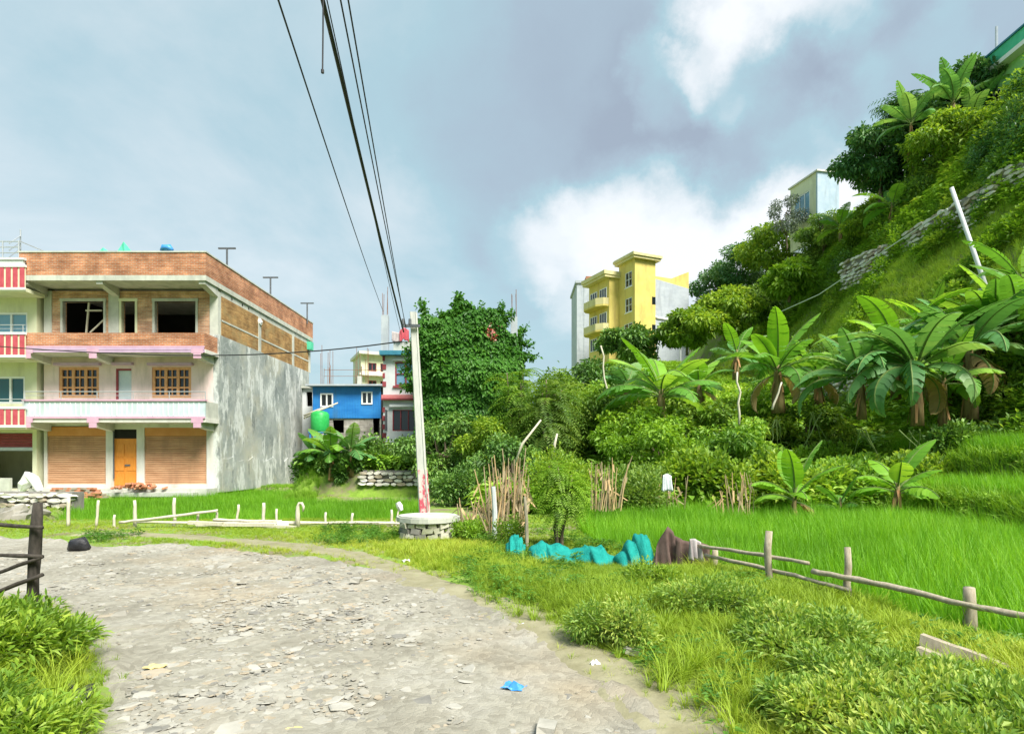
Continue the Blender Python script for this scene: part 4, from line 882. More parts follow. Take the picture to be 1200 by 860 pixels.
MB(Mx).box(-.4, 6.6, -.9, 7.2, hh+.005, hh+.4).build('roof', M['plaster_white'], af)

# --- vine covered house (leaves come with the plants)
VY = 26.6
vh = thing('vine_house', 'plastered house completely overgrown with dense green creeper', 'house', (q(548, 0, VY)[0], VY, .6))
vx0, vx1 = q(497, 0, VY)[0], q(600, 0, VY)[0]; vzt = q(0, 400, VY)[1]
MB().wall((vx0, VY, .2), (1, 0), vx1-vx0, vzt-.2, .22, [(2.6, 3.4, 1.0, 2.2)]).build('wall', M['plaster_white'], vh)
B(vx0, vx0+.22, VY+.221, VY+7, .2, vzt).box(vx1-.22, vx1, VY+.221, VY+7, .2, vzt).box(vx0+.221, vx1-.221, VY+3, VY+3.2, .2, vzt).build('side_wall', M['plaster_white'], vh)
B(vx0-.1, vx1+.1, VY-.1, VY+7.1, vzt+.002, vzt+.15).build('roof_slab', M['concrete'], vh)
B(vx1-.9, vx1+.1, VY-.5, VY-.003, 1.55, 1.7).build('ledge', M['concrete'], vh)
stub(vh, 602.5, 372, 405, VY+.3, .3)

# --- yellow house on the ridge
YY = 70.0
yl = thing('yellow_house', 'tall yellow house with curved balconies and grey unplastered right wall on ridge', 'house', P(735, 420, YY))
TH = R(24); Mx = Matrix.Translation((P(744, 0, YY).x, YY, 0)) @ Matrix.Rotation(TH, 4, 'Z')
def yz(py): return EYE-(py-HY)/F*YY
zb = 10.5
# stair tower (front right), local x along right face, y going back along left face
def wy(parent, y0, y1, z0, z1, xw, frame, glass, cols=2):   # window in the left face (x = const)
    M2 = Mx @ Matrix.Translation((xw, 0, 0)) @ Matrix.Rotation(R(-90), 4, 'Z'); window(parent, -y1, -y0, z0, z1, 0, frame, glass, cols, 2, .09, .12, M_=M2, sill=M['white_paint'])
tz = yz(303)
lh = [(.6, 2.0, yz(333), yz(315)), (.6, 2.0, yz(363), yz(346)), (.5, 2.2, yz(393), yz(376))]
Ml = Mx @ Matrix.Rotation(R(-90), 4, 'Z')
MB(Ml).wall((-3.3, 0, zb), (1, 0), 3.3, tz-zb, .25, [(3.3-b, 3.3-a, c-zb, d-zb) for a, b, c, d in lh]).build('tower_side_wall', M['yellow_wall'], yl)
MB(Mx).box(.251, 2.95, .0, .25, zb, tz).box(2.70, 2.95, .251, 3.3, zb, tz).box(.251, 2.69, 3.05, 3.3, zb, tz).build('tower_wall', M['yellow_wall'], yl)
for a, b, c, d in lh: wy(yl, a, b, c, d, .06, M['white_paint'], M['glass_dark'])
for z in (yz(345), yz(378)): MB(Mx).box(2.45, 2.945, -.02, -.001, z-.9, z).build('tower_window', M['glass_dark'], yl)
o = MB(Mx).box(-.45, 3.4, -.45, 3.6, tz+.002, tz+.28).build('tower_roof', M['yellow_trim'], yl)
MB(Mx).box(-.6, 3.55, -.6, 3.75, tz+.281, tz+.6).build('cornice', M['yellow_trim'], o); MB(Mx).box(-.5, 3.45, -.5, 3.65, tz+.601, tz+.72).build('cornice', M['white_paint'], o)
# main block behind, set left
bz = yz(318)
MB(Mx).box(-1.4, 8.9, 3.31, 8.0, zb, bz).build('main_wall', M['yellow_wall'], yl)
MB(Mx).box(-2.2, .2, 3.0, 8.3, bz+.002, bz+.3).box(-2.35, .25, 2.9, 8.4, bz+.301, bz+.75).build('main_roof', M['yellow_trim'], yl)
for z0 in (yz(352), yz(383)):
    o = MB(Mx).prism([(-1.39, 3.4), (-2.1, 3.5), (-2.75, 4.3), (-2.75, 7.1), (-2.1, 7.8), (-1.39, 7.9)][::-1], z0, z0+.22).build('balcony', M['yellow_wall'], yl)
    m = MB(Mx); pl = [(-1.39, 3.4), (-2.1, 3.5), (-2.75, 4.3), (-2.75, 7.1), (-2.1, 7.8), (-1.39, 7.9)]
    inner = [(-1.39, 3.55), (-2.0, 3.65), (-2.6, 4.4), (-2.6, 7.0), (-2.0, 7.65), (-1.39, 7.75)]
    for (p1, p2), (i1, i2) in zip(zip(pl, pl[1:]), zip(inner, inner[1:])): m.prism([p1, i1, i2, p2], z0+.221, z0+1.0)
    m.build('parapet', M['yellow_trim'], o)
for z0 in (yz(347), yz(377), yz(405)):
    for yy in (3.8, 6.0): M2 = Mx @ Matrix.Translation((-1.46, 0, 0)) @ Matrix.Rotation(R(-90), 4, 'Z'); window(yl, -yy-1.6, -yy, z0+.3, z0+1.9, 0, M['white_paint'], M['glass_dark'], 3, 1, .09, .05, M_=M2)
# grey right wing with sloping yellow top
gx0, gx1 = 2.96, 8.7; g0, g1 = yz(319), yz(326)
MB(Mx).add([(gx0, .9, zb), (gx1, .9, zb), (gx1, 3.3, zb), (gx0, 3.3, zb), (gx0, .9, g0), (gx1, .9, g1), (gx1, 3.3, g1), (gx0, 3.3, g0)], [(0, 1, 5, 4), (1, 2, 6, 5), (2, 3, 7, 6), (3, 0, 4, 7), (4, 5, 6, 7), (0, 3, 2, 1)]).build('grey_wing', M['grey_wall'], yl)
MB(Mx).add([(gx0, 1.6, g0+.01), (gx1, .9, g1+.01), (gx1, 1.1, g1+.01), (gx0, 1.8, g0+.01), (gx0, 1.6, g0+.5), (gx0+3.3, 1.2, g0+.35), (gx1, .9, yz(305)), (gx1, 1.1, yz(305)), (gx0+3.3, 1.4, g0+.35), (gx0, 1.8, g0+.5)],
           [(0, 1, 6, 5, 4), (3, 9, 8, 7, 2), (4, 5, 8, 9), (5, 6, 7, 8), (1, 2, 7, 6), (0, 4, 9, 3)]).build('roof_parapet', M['yellow_wall'], yl)
MB(Mx).tube([(gx0+.3, .86, g0-4.6), (gx0+.9, .86, g0-4.8), (gx0+3.6, .86, g0-4.9), (gx0+4.4, .86, g0-5.6), (gx0+4.4, .86, zb+1)], .14, 7).build('drain_pipe', M['white_plastic'], yl)
nb = thing('grey_block', 'blue grey apartment block with flat roof behind the yellow house', 'building', P(688, 430, 84))
p0, p1 = P(676, 0, 84), P(712, 0, 84); z1 = EYE-(332-HY)/F*84
B(p0.x, p1.x, 84, 92, 8, z1).build('wall', M['grey_wall'], nb); B(p0.x-.2, p1.x+.2, 83.8, 92.2, z1+.002, z1+.35).build('roof', M['grey_wall'], nb)
B(p0.x+1.4, p1.x-1.2, 85, 88, z1+.351, z1+1.3).build('roof_cabin', M['brick'], nb)
for i in range(3): B(p0.x+1.0+i*.9, p0.x+1.25+i*.9, 83.95, 83.998, 9, z1-.1).build('pilaster', M['grey_wall'], nb)

# --- blue white house and green house on the hill crest
hy_ = 58.0; p0, p1 = P(958, 0, hy_), P(987, 0, hy_); z0 = EYE-(280-HY)/F*hy_; z1 = EYE-(201-HY)/F*hy_
hw = thing('hilltop_house', 'pale blue white house with bright window behind trees on hillside', 'house', (p0.x, hy_, z0))
Mh = Matrix.Translation((p0.x, hy_, 0)) @ Matrix.Rotation(R(12), 4, 'Z'); wd = p1.x-p0.x
MB(Mh).box(0, wd, 0, .2, z0, z1).build('front_wall', M['blue_white'], hw)
Mhl = Mh @ Matrix.Rotation(R(-90), 4, 'Z')
MB(Mhl).wall((-4.0, 0, z0), (1, 0), 3.79, z1-z0, .2, [(.6, 2.9, (z1-z0)*.42, (z1-z0)*.80)]).build('side_wall', M['plaster_cream'], hw)
window(hw, -3.4, -1.1, z0+(z1-z0)*.42, z0+(z1-z0)*.80, .04, M['white_paint'], M['glass_blue'], 3, 1, .09, .1, M_=Mhl)
MB(Mh).box(-.15, wd+.12, -.15, 4.2, z1+.003, z1+.16).build('roof', M['plaster_white'], hw); MB(Mh).box(.21, wd, 3.8, 4.0, z0, z1).build('rear_wall', M['blue_white'], hw)
GXs, Yn, Yf = 33.0, 33.5, 43.4; zt_ = EYE+.834*GXs; zb_ = zt_-6.5
gh = thing('green_house', 'green painted house with teal roof edge at the top of hill', 'house', (GXs+4, 38, zb_))
Mg = Matrix.Translation((GXs, 0, 0)) @ Matrix.Rotation(R(-90), 4, 'Z')
MB(Mg).wall((-Yf, 0, zb_), (1, 0), Yf-Yn, 5.3, .25, [(1.4, 2.8, 2.6, 4.2), (5.2, 6.6, 2.6, 4.2)]).build('side_wall', M['green_wall_light'], gh)
for a_ in (1.4, 5.2): window(gh, -Yf+a_, -Yf+a_+1.4, zb_+2.6, zb_+4.2, .05, M['white_paint'], M['glass_dark'], 2, 1, .09, .1, M_=Mg)
B(GXs+.251, GXs+9, Yn, Yn+.25, zb_, zb_+5.3).box(GXs+.251, GXs+9, Yf-.25, Yf, zb_, zb_+5.3).build('end_wall', M['green_wall_light'], gh)
B(GXs-.7, GXs+9.5, Yn-.6, Yf+.5, zb_+5.302, zb_+5.6).build('roof_slab', M['white_paint'], gh)
B(GXs-.62, GXs+9.4, Yn-.5, Yf+.42, zb_+5.602, zb_+6.45).build('roof_parapet', M['green_wall'], gh); B(GXs-.72, GXs+9.5, Yn-.6, Yf+.5, zb_+6.452, zb_+6.58).build('coping', M['teal_paint'], gh)
MB().tube([(GXs-.3, 40.6, zb_+6.5), (GXs-.3, 40.6, zb_+8.3)], .08, 6).build('roof_pole', M['steel'], gh)

# ------------------------------------------------------------------ poles, wires, fences, cloth, stones
up = thing('utility_pole', 'leaning concrete utility pole with red painted foot beside the paddy', 'pole', (0, 0, 0)); PY = 17.6
pb, pt = P(498.5, 612, PY), P(484.5, 366, PY); up.location = pb; WL[up] = pb.copy()
def taper(a, b, wa, wb):
    m = MB(); ax = (b-a).normalized(); v = []
    for p, w in ((a, wa), (b, wb)):
        for sx, sy in ((-1, -1), (1, -1), (1, 1), (-1, 1)):
            for dx, dy in ((.8, 1), (1, .8)) if sx*sy > 0 else ((1, .8), (.8, 1)): v.append(p+Vector((sx*w/2*dx, sy*w/2*dy, 0)))
    n = 8; m.add(v, [tuple(range(n-1, -1, -1)), tuple(range(n, 2*n))]+[(i, (i+1) % n, n+(i+1) % n, n+i) for i in range(n)]); return m
taper(pb-Vector((0, 0, .4)), pt, .28, .19).build('shaft', M['concrete_pole'], up)
taper(pb.lerp(pt, -.05), pb.lerp(pt, .25), .295, .268).build('painted_band', M['worn_red'], up)
bk = pb.lerp(pt, .93); MB().box(bk.x-.35, bk.x+.2, bk.y-.19, bk.y-.13, bk.z-.04, bk.z+.04).tube([bk+Vector((-.3, -.16, .04)), bk+Vector((-.3, -.16, .2))], [.05, .04], 8).tube([bk+Vector((-.1, -.16, .04)), bk+Vector((-.1, -.16, .2))], [.05, .04], 8).build('bracket', M['dark_steel'], up)
def wire(label, a, b, r, sag=.3, n=26, far=-14):
    """from the pole at a, through b (seen at the top of the picture) and on to the next pole behind the viewer"""
    a, b = Vector(a), Vector(b); d = (b-a); t1 = (far-a.y)/d.y; pts = []
    for i in range(n+1):
        t = t1*i/n; p = a+d*t; s = t/t1; s1 = 1/t1
        p.z = a.z+(b.z-a.z)*t+sag*((2*s-1)**2-1)-sag*((2*s1-1)**2-1)*(t); pts.append(p)
    return tag(MB().tube(pts, r, 6).build('overhead_wire', M['cable'], smooth=True), label, 'wire', 'wires strung over the road')
def top(px, Y, py=0): return P(px, py, Y)
wire('thick black bundled cable running from the pole over the road', P(473, 389, PY-.1), top(378, 5.6), .022)
wire('thin wire left of the thick cable, ending on the rebar column', P(449, 365, 29.9), top(326, 6.2), .011, .4)
wire('thin wire hanging just beside the thick bundled cable', P(470, 392, PY-.1), top(383, 5.7), .006, .5)
wire('upper of two close parallel wires right of thick cable', P(476, 384, PY), top(399, 5.4), .008, .35)
wire('lower of two close parallel wires right of thick cable', P(476, 387, PY), top(408, 5.4), .008, .3)
dc = [P(379, -40, 5.2), P(378.5, 40, 5.25), P(378, 82, 5.25)]
tag(MB().tube(dc, .007, 6).tube([dc[-1], dc[-1]-Vector((0, 0, .03))], .014, 6).build('loose_wire_end', M['cable']), 'short loose wire end dangling under the thick cable', 'wire')
pp = [P(471, 400, PY-.1), P(420, 406.5, 18.3), P(360, 412, 19), P(280, 416, 20), P(190, 416, 21.2), P(90, 412, 22.6), P(0, 406, 24), P(-60, 400, 25)]
pp = [Vector(p) for p in spl([tuple(p) for p in pp], 5)]
tag(MB().tube(pp, .02, 6).build('service_cable', M['cable'], smooth=True), 'black service cable drooping from the pole past the brick house front', 'cable')
# leaning pipe on the hill
a, b = P(1156, 338, 26.5), P(1115, 220, 26.8)
sp_ = thing('leaning_pole', 'pale metal pole leaning out of the grassy hill slope', 'pole', a)
MB().tube([a-Vector((0, 0, .8)), a, b], [.095, .095, .085], 10).build('shaft', M['plaster_cool'], sp_, smooth=True); MB().box(a.x-.22, a.x+.2, a.y-.2, a.y+.2, a.z-.6, a.z+.02).build('base', M['concrete'], sp_)
tag(MB().tube([P(1110, 245, 26.9), P(1030, 298, 31), P(960, 345, 37), P(900, 372, 43)], .03, 5).build('hose_line', M['plaster_cool']), 'thin pale pipe running down along the hill stone wall', 'pipe')

def rail(pts, r, mat, name, parent, n=7, jit=.12, seg=6):
    p = [Vector(q) for q in spl([tuple(Vector(x)) for x in pts], seg)]
    for q_ in p[1:-1]: q_ += Vector((random.gauss(0, .004), random.gauss(0, .004), random.gauss(0, .004)))
    return MB().tube(p, [r*(1+random.uniform(-.1, .1))*(1-.15*i/len(p)) for i in range(len(p))], n, jit).build(name, mat, parent, smooth=True)
def post(px, ytop, ybot, Y, r, mat, parent, name='post', lean=0, jit=.12):
    a, b = P(px+lean, ytop, Y), P(px, ybot, Y); a2 = b-Vector((0, 0, .25)); k = 5
    pts = [a2.lerp(a, i/k)+Vector((random.gauss(0, .006), random.gauss(0, .006), 0)) for i in range(k+1)]
    return MB().tube(pts, [r*1.05]*k+[r*.9], 8, jit).build(name, mat, parent, smooth=True)
# left dark fence
lf = thing('dark_fence', 'dark weathered wooden post with three rails at the road bend', 'fence', G(37, 712))
post(36, 589, 712, 6.3, .052, M['wood_dark'], lf, lean=9)
for ys in ((614, 617), (650, 651), (669, 651), (691, 672)):
    rail([P(-200, ys[0]+(ys[0]-ys[1])*3.5, 6.24), P(-60, ys[0]+(ys[0]-ys[1])*1.2, 6.22), P(50, ys[1]+1, 6.21)], .024, M['wood_dark'], 'rail', lf)
post(-110, 585, 720, 6.15, .055, M['wood_dark'], lf)
# paddy fence on the left: thin stakes and low rails
pf = thing('paddy_fence', 'low fence of thin pale stakes and rails along the left paddy', 'fence', G(280, 613))
for px, yt, yb in ((80, 583, 606), (113, 586, 606), (158, 586, 610), (204, 583, 612), (231, 600, 613), (254, 600, 613), (277, 591, 612), (308, 589, 612), (324, 596, 613), (381, 600, 613), (411, 601, 613), (459, 597, 614), (134, 603, 611)):
    post(px, yt, yb, 13.9, .028 if yb-yt < 22 else .036, M['wood_pale'], pf, 'stake', random.uniform(-1, 3))
for a, b in (((140, 612), (255, 598)), ((160, 611.5), (480, 613.5)), ((250, 609), (330, 610.5)), ((330, 612), (462, 612))):
    rail([P(*a, 13.8), P((a[0]+b[0])/2, (a[1]+b[1])/2+.5, 13.78), P(*b, 13.8)], .035, M['wood_pale'], 'rail', pf)
c = P(349, 612, 13.7); m = MB(); m.tube([c-Vector((0, 0, .2)), c+Vector((0, 0, .2)), c+Vector((0, 0, .36)), c+Vector((.03, 0, .44)), c+Vector((.09, 0, .44)), c+Vector((.13, 0, .36)), c+Vector((.12, 0, .25))], [.06, .05, .04, .035, .035, .03, .02], 8, .1)
tag(m.build('hooked_stump', M['wood_pale'], smooth=True), 'pale stump with hooked top standing at the left paddy fence', 'stump')
cloth('rag', 'white rag hanging on the left paddy rail beside hooked stump', [P(325, 611, 13.65), P(331, 610.5, 13.65), P(338, 611, 13.65)], .28, 15, M['pale_cloth'], 8, 'rag', .03, 2)
for i, (a, b, w) in enumerate((((222, 612), (262, 614), .14), ((232, 614), (320, 615), .09), ((300, 615), (345, 618), .1))):
    p, q_ = P(*a, 13.6), P(*b, 13.5); m = MB(); m.hexa((p+q_)/2, ((q_-p).length, .12, .05+w*.2), (0, -math.atan2((q_-p).z, (q_-p).x), random.uniform(-.1, .1)), .06)
    tag(m.build('loose_board', M['wood_pale']), ['short loose board', 'long loose board', 'loose board with a white rag above'][i]+' lying at the foot of the left paddy fence', 'board')
m = MB(); p = P(468, 593, 14.1); m.tube([p+Vector((-.04, 0, .09)), p, p+Vector((.05, 0, -.1))], [.06, .075, .05], 8, .15)
tag(m.build('white_can', M['white_plastic']), 'white can stuck upside down on a stake in the left paddy', 'can')
post(462, 598, 613, 14.1, .02, M['wood_pale'], pf, 'stake', 5)
# round stone well with slab
wc = G(502, 634, .03); wc.y = 12.1; wc.x = (502-CX)/F*12.1
wl_ = thing('stone_well', 'round stone well ring capped by a pale concrete slab', 'well', (wc.x, wc.y, .02))
n = 22; pts = [(wc.x+.62*math.cos(2*math.pi*i/n)*random.uniform(.93, 1.05), wc.y+.62*math.sin(2*math.pi*i/n)*random.uniform(.96, 1.03)) for i in range(n)]
MB().prism(pts, .34, .43).prism([(wc.x+(x-wc.x)*.93, wc.y+(y-wc.y)*.93) for x, y in pts], .4305, .455).build('slab', M['concrete'], wl_)
for row in range(3):
    for i in range(15):
        a = 2*math.pi*(i+.5*(row % 2))/15+random.uniform(-.05, .05); MB().hexa((wc.x+.5*math.cos(a), wc.y+.5*math.sin(a), .07+row*.11), (.16*random.uniform(.8, 1.2), .21*random.uniform(.75, 1.05), .105*random.uniform(.8, 1.1)), (random.gauss(0, .12), random.gauss(0, .1), a+random.gauss(0, .1)), .22).build('stone', random.choice((M['moss_stone'], M['stone_dark'], M['moss_stone'])), wl_)
MB().tube([(wc.x, wc.y, -.1), (wc.x, wc.y, .335)], .45, 16).build('core', M['stone_dark'], wl_)
# marker posts and stick
a = P(579, 636, 11.6); tag(MB().tube([a-Vector((0, 0, .2)), a.lerp(P(580, 600, 11.6), 1), P(578, 570, 11.6)], [.05, .05, .045], 7, .08).build('marker_post', M['plaster_cool']), 'slim whitish post standing before the dry stalk fence', 'post')
a = P(618, 638, 10.2); tag(MB().tube([a-Vector((0, 0, .2)), P(617, 610, 10.2), P(615, 582, 10.2)], [.032, .03, .026], 7, .1).build('brown_stake', M['wood_grey']), 'brown stake at the left end of the turquoise net', 'stake')
# turquoise net along the old fence line
def net(name, label, path, seed, mat, Yw=.35):
    r = random.Random(seed); tp = spl([tuple(p) for p in path], 14); n = len(tp); m = MB(); V = []; rows = 7; cs = [(-1.0, 0), (-.75, .35), (-.42, .75), (-.15, .96), (.1, 1.0), (.5, .6), (1.0, 0)]
    ph = r.uniform(0, 6)
    for i, p in enumerate(tp):
        u = i/(n-1); g = gzf(p.x, p.y)-.02; h = p.z-g
        for j, (c, hh) in enumerate(cs):
            w = 1+.20*math.sin(u*19+j*.7+ph)+.12*math.sin(u*43+j*1.2); e = .25+.75*min(1, 6*u, 6*(1-u))
            V.append(Vector((p.x+.03*math.sin(u*31+j*.6), p.y+c*Yw*w*e, g+h*hh*(1+.10*math.sin(u*29+j*.9+ph)*(1-hh*.3)+.045*math.sin(u*71+j*.6+ph)))))
    k = len(cs); m.add(V, [(i*k+j, i*k+j+1, (i+1)*k+j+1, (i+1)*k+j) for i in range(n-1) for j in range(k-1)])
    o = m.build(name, mat, smooth=True); md = o.modifiers.new('thick', 'SOLIDIFY'); md.thickness = .008; return tag(o, label, 'net', 'turquoise netting along the old fence')
net('net_heap', 'small turquoise net heap by the brown stake', [P(594, 640, 9.9), P(600, 630, 9.9), P(607, 629, 9.9), P(614, 640, 9.9)], 1, M['net'])
net('net_heap', 'long low turquoise net lying in the weeds behind the verge', [P(618, 646, 9.5), P(632, 636, 9.5), P(650, 638, 9.45), P(672, 643, 9.4), P(690, 640, 9.3), P(706, 642, 9.2), P(720, 654, 9.1)], 2, M['net'], .4)
net('net_heap', 'peaked turquoise net piece next to the brown blanket', [P(720, 657, 9.0), P(733, 640, 9.0), P(746, 629, 9.0), P(756, 630, 9.0), P(765, 660, 9.0)], 3, M['net'], .42)
# blankets on the fence
cloth('blanket', 'dark brown blanket draped in a peak over the fence end', [P(763, 662, 8.75), P(771, 638, 8.75), P(782, 617, 8.75), P(791, 627, 8.72), P(801, 633, 8.7)], lambda u: .08+.56*min(1, 2.4*u), 8.7, M['brown_cloth'], 5, 'blanket', .07, 4, .12)
cloth('blanket', 'faded brown blanket with folds hung over the fence rail', [P(793, 630, 8.6), P(806, 634, 8.58), P(820, 635, 8.55), P(833, 640, 8.5)], .50, 8.6, M['brown_cloth'], 6, 'blanket', .06, 4, .06)
cloth('towel', 'grey towel hung over the faded brown blanket', [P(808, 632, 8.45), P(814, 631, 8.44), P(821, 635, 8.42)], .27, 8.5, M['grey_cloth'], 7, 'towel', .04, 2, .05)
# right rail fence
rf = thing('rail_fence', 'weathered wooden rail fence along the right paddy edge', 'fence', G(995, 715, -.1))
post(837, 644, 672, 8.3, .045, M['wood_grey'], rf); post(903, 622, 706, 7.2, .044, M['wood_grey'], rf, lean=-4); post(995, 641, 722, 6.45, .035, M['wood_grey'], rf, lean=-2); post(1137, 688, 760, 5.45, .05, M['wood_grey'], rf)
rail([P(818, 639, 8.45), P(880, 648, 7.5), P(948, 660, 6.75)], .025, M['wood_grey'], 'rail', rf)
rail([P(826, 650, 8.3), P(900, 667, 7.3), P(960, 682, 6.6), P(998, 692, 6.3)], .026, M['wood_grey'], 'rail', rf)
rail([P(952, 669, 6.7), P(1040, 686, 6.0), P(1130, 708, 5.36), P(1230, 727, 4.85)], .031, M['wood_grey'], 'rail', rf)
rail([P(897, 694, 7.1), P(958, 710, 6.5)], .038, M['wood_dark'], 'rail', rf)
rail([P(962, 712, 6.3), P(1030, 733, 5.6), P(1082, 752, 5.2)], .024, M['wood_grey'], 'rail', rf)
for i, (a, b, Ya, Yb, w) in enumerate((((1080, 748), (1230, 804), 4.45, 3.9, .09), ((1076, 762), (1215, 818), 4.32, 3.8, .07))):
    p, q_ = P(*a, Ya), P(*b, Yb); d = q_-p; m = MB(); k = 8; prof = []
    for j in range(k+1):
        c = p+d*j/k; s = Vector((d.y, -d.x, 0)).normalized()*(.05+.01*random.random()); w2 = w*random.uniform(.42, .52)
        prof += [c-s-Vector((0, 0, w2)), c+s-Vector((0, 0, w2*.9)), c+s*.6+Vector((0, 0, w2)), c-s*.8+Vector((0, 0, w2*.85))]
    m.add(prof, [(j*4+t, j*4+(t+1) % 4, j*4+4+(t+1) % 4, j*4+4+t) for j in range(k) for t in range(4)]+[(0, 3, 2, 1), (k*4, k*4+1, k*4+2, k*4+3)])
    tag(m.build('split_timber', M['wood_grey']), ['upper pale split timber', 'lower pale split timber'][i]+' lying along the paddy edge by the fence', 'timber')
    for t in (.15, .8):
        c = p+d*t; m = MB(); 
MB()
# dry stalk fences
def stalks(label, px0, px1, ybot, ytop, Y, n, seed, grp='dry stalk stands by the paddy'):
    r = random.Random(seed); t = thing('stalk_fence', label, 'stalks', P((px0+px1)/2, ybot, Y), grp)
    for i in range(n):
        px = px0+(px1-px0)*(i+r.random())/n; a = P(px, ybot+r.uniform(-2, 3), Y+r.uniform(-.3, .3)); h = (ybot-(ytop(px) if callable(ytop) else ytop))/F*Y*(r.uniform(.35, 1.0) if r.random() < .6 else r.uniform(.75, 1.15))
        b = a+Vector((r.gauss(0, .13*h), r.gauss(0, .10*h), h)); mid = a.lerp(b, .5)+Vector((r.gauss(0, .03), 0, 0)); m = MB(); rr = r.uniform(.010, .022)
        m.tube([a-Vector((0, 0, .1)), mid, b], [rr, rr*.9, rr*.5], 5)
        if r.random() < .75:
            c = a.lerp(b, r.uniform(.5, .9)); e = c+Vector((r.gauss(0, .12), r.gauss(0, .1), -r.uniform(.1, .3))); m.add([c, c+Vector((.055, 0, .02)), e+Vector((.03, .01, 0)), e], [(0, 1, 2, 3)])
        m.build('stalk', M[r.choice(('dry_stalk', 'dry_stalk_grey'))], t)
stalks('low row of broken dry stalks left of the whitish post', 537, 580, 632, 588, 12.6, 40, 1)
stalks('tall bundle of dry maize stalks right of the whitish post', 574, 616, 632, lambda p: 530+abs(p-600)*1.2, 12.0, 60, 2)
stalks('dry reddish stalks standing behind the feathery sapling', 692, 728, 592, 540, 15.5, 24, 3)
stalks('dry stalks standing by the young banana plants', 840, 884, 600, 552, 15.8, 18, 4)
stalks('few dry stalks between the leafy bushes behind paddy', 772, 805, 592, 555, 16.5, 10, 5)
cloth('plastic_sheet', 'white plastic scrap caught on bushes behind the paddy', [P(777, 557, 15.6), P(782, 555, 15.6), P(787, 558, 15.6)], .42, 15.6, M['pale_cloth'], 9, 'plastic', .05, 2)
cloth('plastic_sheet', 'white plastic scrap at the foot of the dry stalks', [P(594, 615, 11.4), P(598, 612, 11.4), P(603, 616, 11.4)], .2, 11.4, M['pale_cloth'], 10, 'plastic', .05, 2)
# stone walls: each stone a piece
stone_me = []
for s in range(10):
    r = random.Random(90+s); m = MB(); k = 7; v = []
    for z in (-.5, .5):
        for i in range(k): a = 2*math.pi*i/k+r.uniform(-.2, .2); v.append((math.cos(a)*.56*r.uniform(.85, 1.05), .5*(1 if z < 0 else .8)*math.sin(a)*r.uniform(.9, 1.1), z*r.uniform(.8, 1.0)))
    me = bpy.data.meshes.new('stone'); me.from_pydata([(p[0], p[2], p[1]) for p in v], [], [tuple(range(k))[::-1], tuple(range(k, 2*k))]+[(i, (i+1) % k, k+(i+1) % k, k+i) for i in range(k)]); me.update()
    import bmesh as _bm
    bmx = _bm.new(); bmx.from_mesh(me); _bm.ops.recalc_face_normals(bmx, faces=bmx.faces); bmx.to_mesh(me); bmx.free()
    me.materials.append((M['wall_stone_pale'], M['wall_stone'], M['stone_warm'], M['wall_stone_pale'], M['wall_stone'])[s % 5]); stone_me.append(me)
def stonewall(label, p0, p1, h, sw, sh, seed, back=None, flip=0):
    r = random.Random(seed); p0, p1 = Vector(p0), Vector(p1); d = p1-p0; L = Vector((d.x, d.y, 0)).length; ang = math.atan2(d.y, d.x)
    t = thing('stone_wall', label, 'wall', (p0+p1)/2); u = Vector((math.cos(ang), math.sin(ang), 0)); nn = Vector((-u.y, u.x, 0))
    if nn.dot(Vector((0, 0, 0))-Vector((p0.x, p0.y, 0))) > 0: nn = -nn          # nn points into the bank, away from the road
    slope = d.z/L; V = [p0+Vector((0, 0, -.6)), p1+Vector((0, 0, -.6)), p1+Vector((0, 0, h*.9)), p0+Vector((0, 0, h*.9))]; V2 = [p+nn*.5 for p in V]
    m = MB(); m.add(V+V2, [(0, 1, 2, 3), (4, 7, 6, 5), (0, 4, 5, 1), (3, 2, 6, 7), (0, 3, 7, 4), (1, 5, 6, 2)]); m.build('core', M['stone_dark'], t)
    rows = int(h/sh); cnt = 0
    for j in range(rows):
        x = -r.random()*sw
        while x < L:
            w = sw*r.uniform(.6, 1.4); 
            if x+w > 0 and not (j > rows-3 and r.random() < .25):
                c = p0+u*(x+w/2)+Vector((0, 0, slope*(x+w/2)+sh*(j+.5)+r.gauss(0, sh*.08)))-nn*r.uniform(-.02, .09)
                o = bpy.data.objects.new('stone', r.choice(stone_me)); COL.objects.link(o); o.parent = t; o.location = c-WL[t]
                o.rotation_euler = (r.gauss(0, .06), r.gauss(0, .07), ang+r.gauss(0, .08)); o.scale = (w*.93, .34, sh*r.uniform(.88, 1.02)); cnt += 1
            x += w
    return cnt
def hp(x, y, dz=0): return Vector((x, y, gzf(x, y)+dz))
def ratio_pt(px, py, X):                             # point of the hill at lateral distance X seen at a pixel column
    Y = X*F/(px-CX); return Vector((X, Y, EYE-(py-HY)/F*Y))
stonewall('pale dry stone wall patch high on slope, broadest of the hill walls', ratio_pt(1162, 262, 24.6), ratio_pt(1062, 312, 24.9), 2.4, .62, .27, 1)
stonewall('short pale stone wall patch beyond the broad hill wall', ratio_pt(1042, 322, 24.7), ratio_pt(990, 340, 24.9), 2.2, .6, .27, 2)
stonewall('stone wall at the top of grass slope above the leaning pole', ratio_pt(1250, 200, 25.2), ratio_pt(1166, 238, 25.0), 1.6, .6, .26, 3)
stonewall('small mossy stone wall low on hill between banana clumps', ratio_pt(1035, 452, 17.2), ratio_pt(940, 470, 17.4), .9, .5, .2, 4)
stonewall('pale retaining wall of rough stones below the white house', (-6.4, 25.1, .45), (-3.4, 25.1, .45), .72, .3, .15, 5)
stonewall('mossy retaining wall of stones under the vine house', (-3.3, 25.2, .3), (-1.2, 25.25, .3), .75, .34, .16, 6)
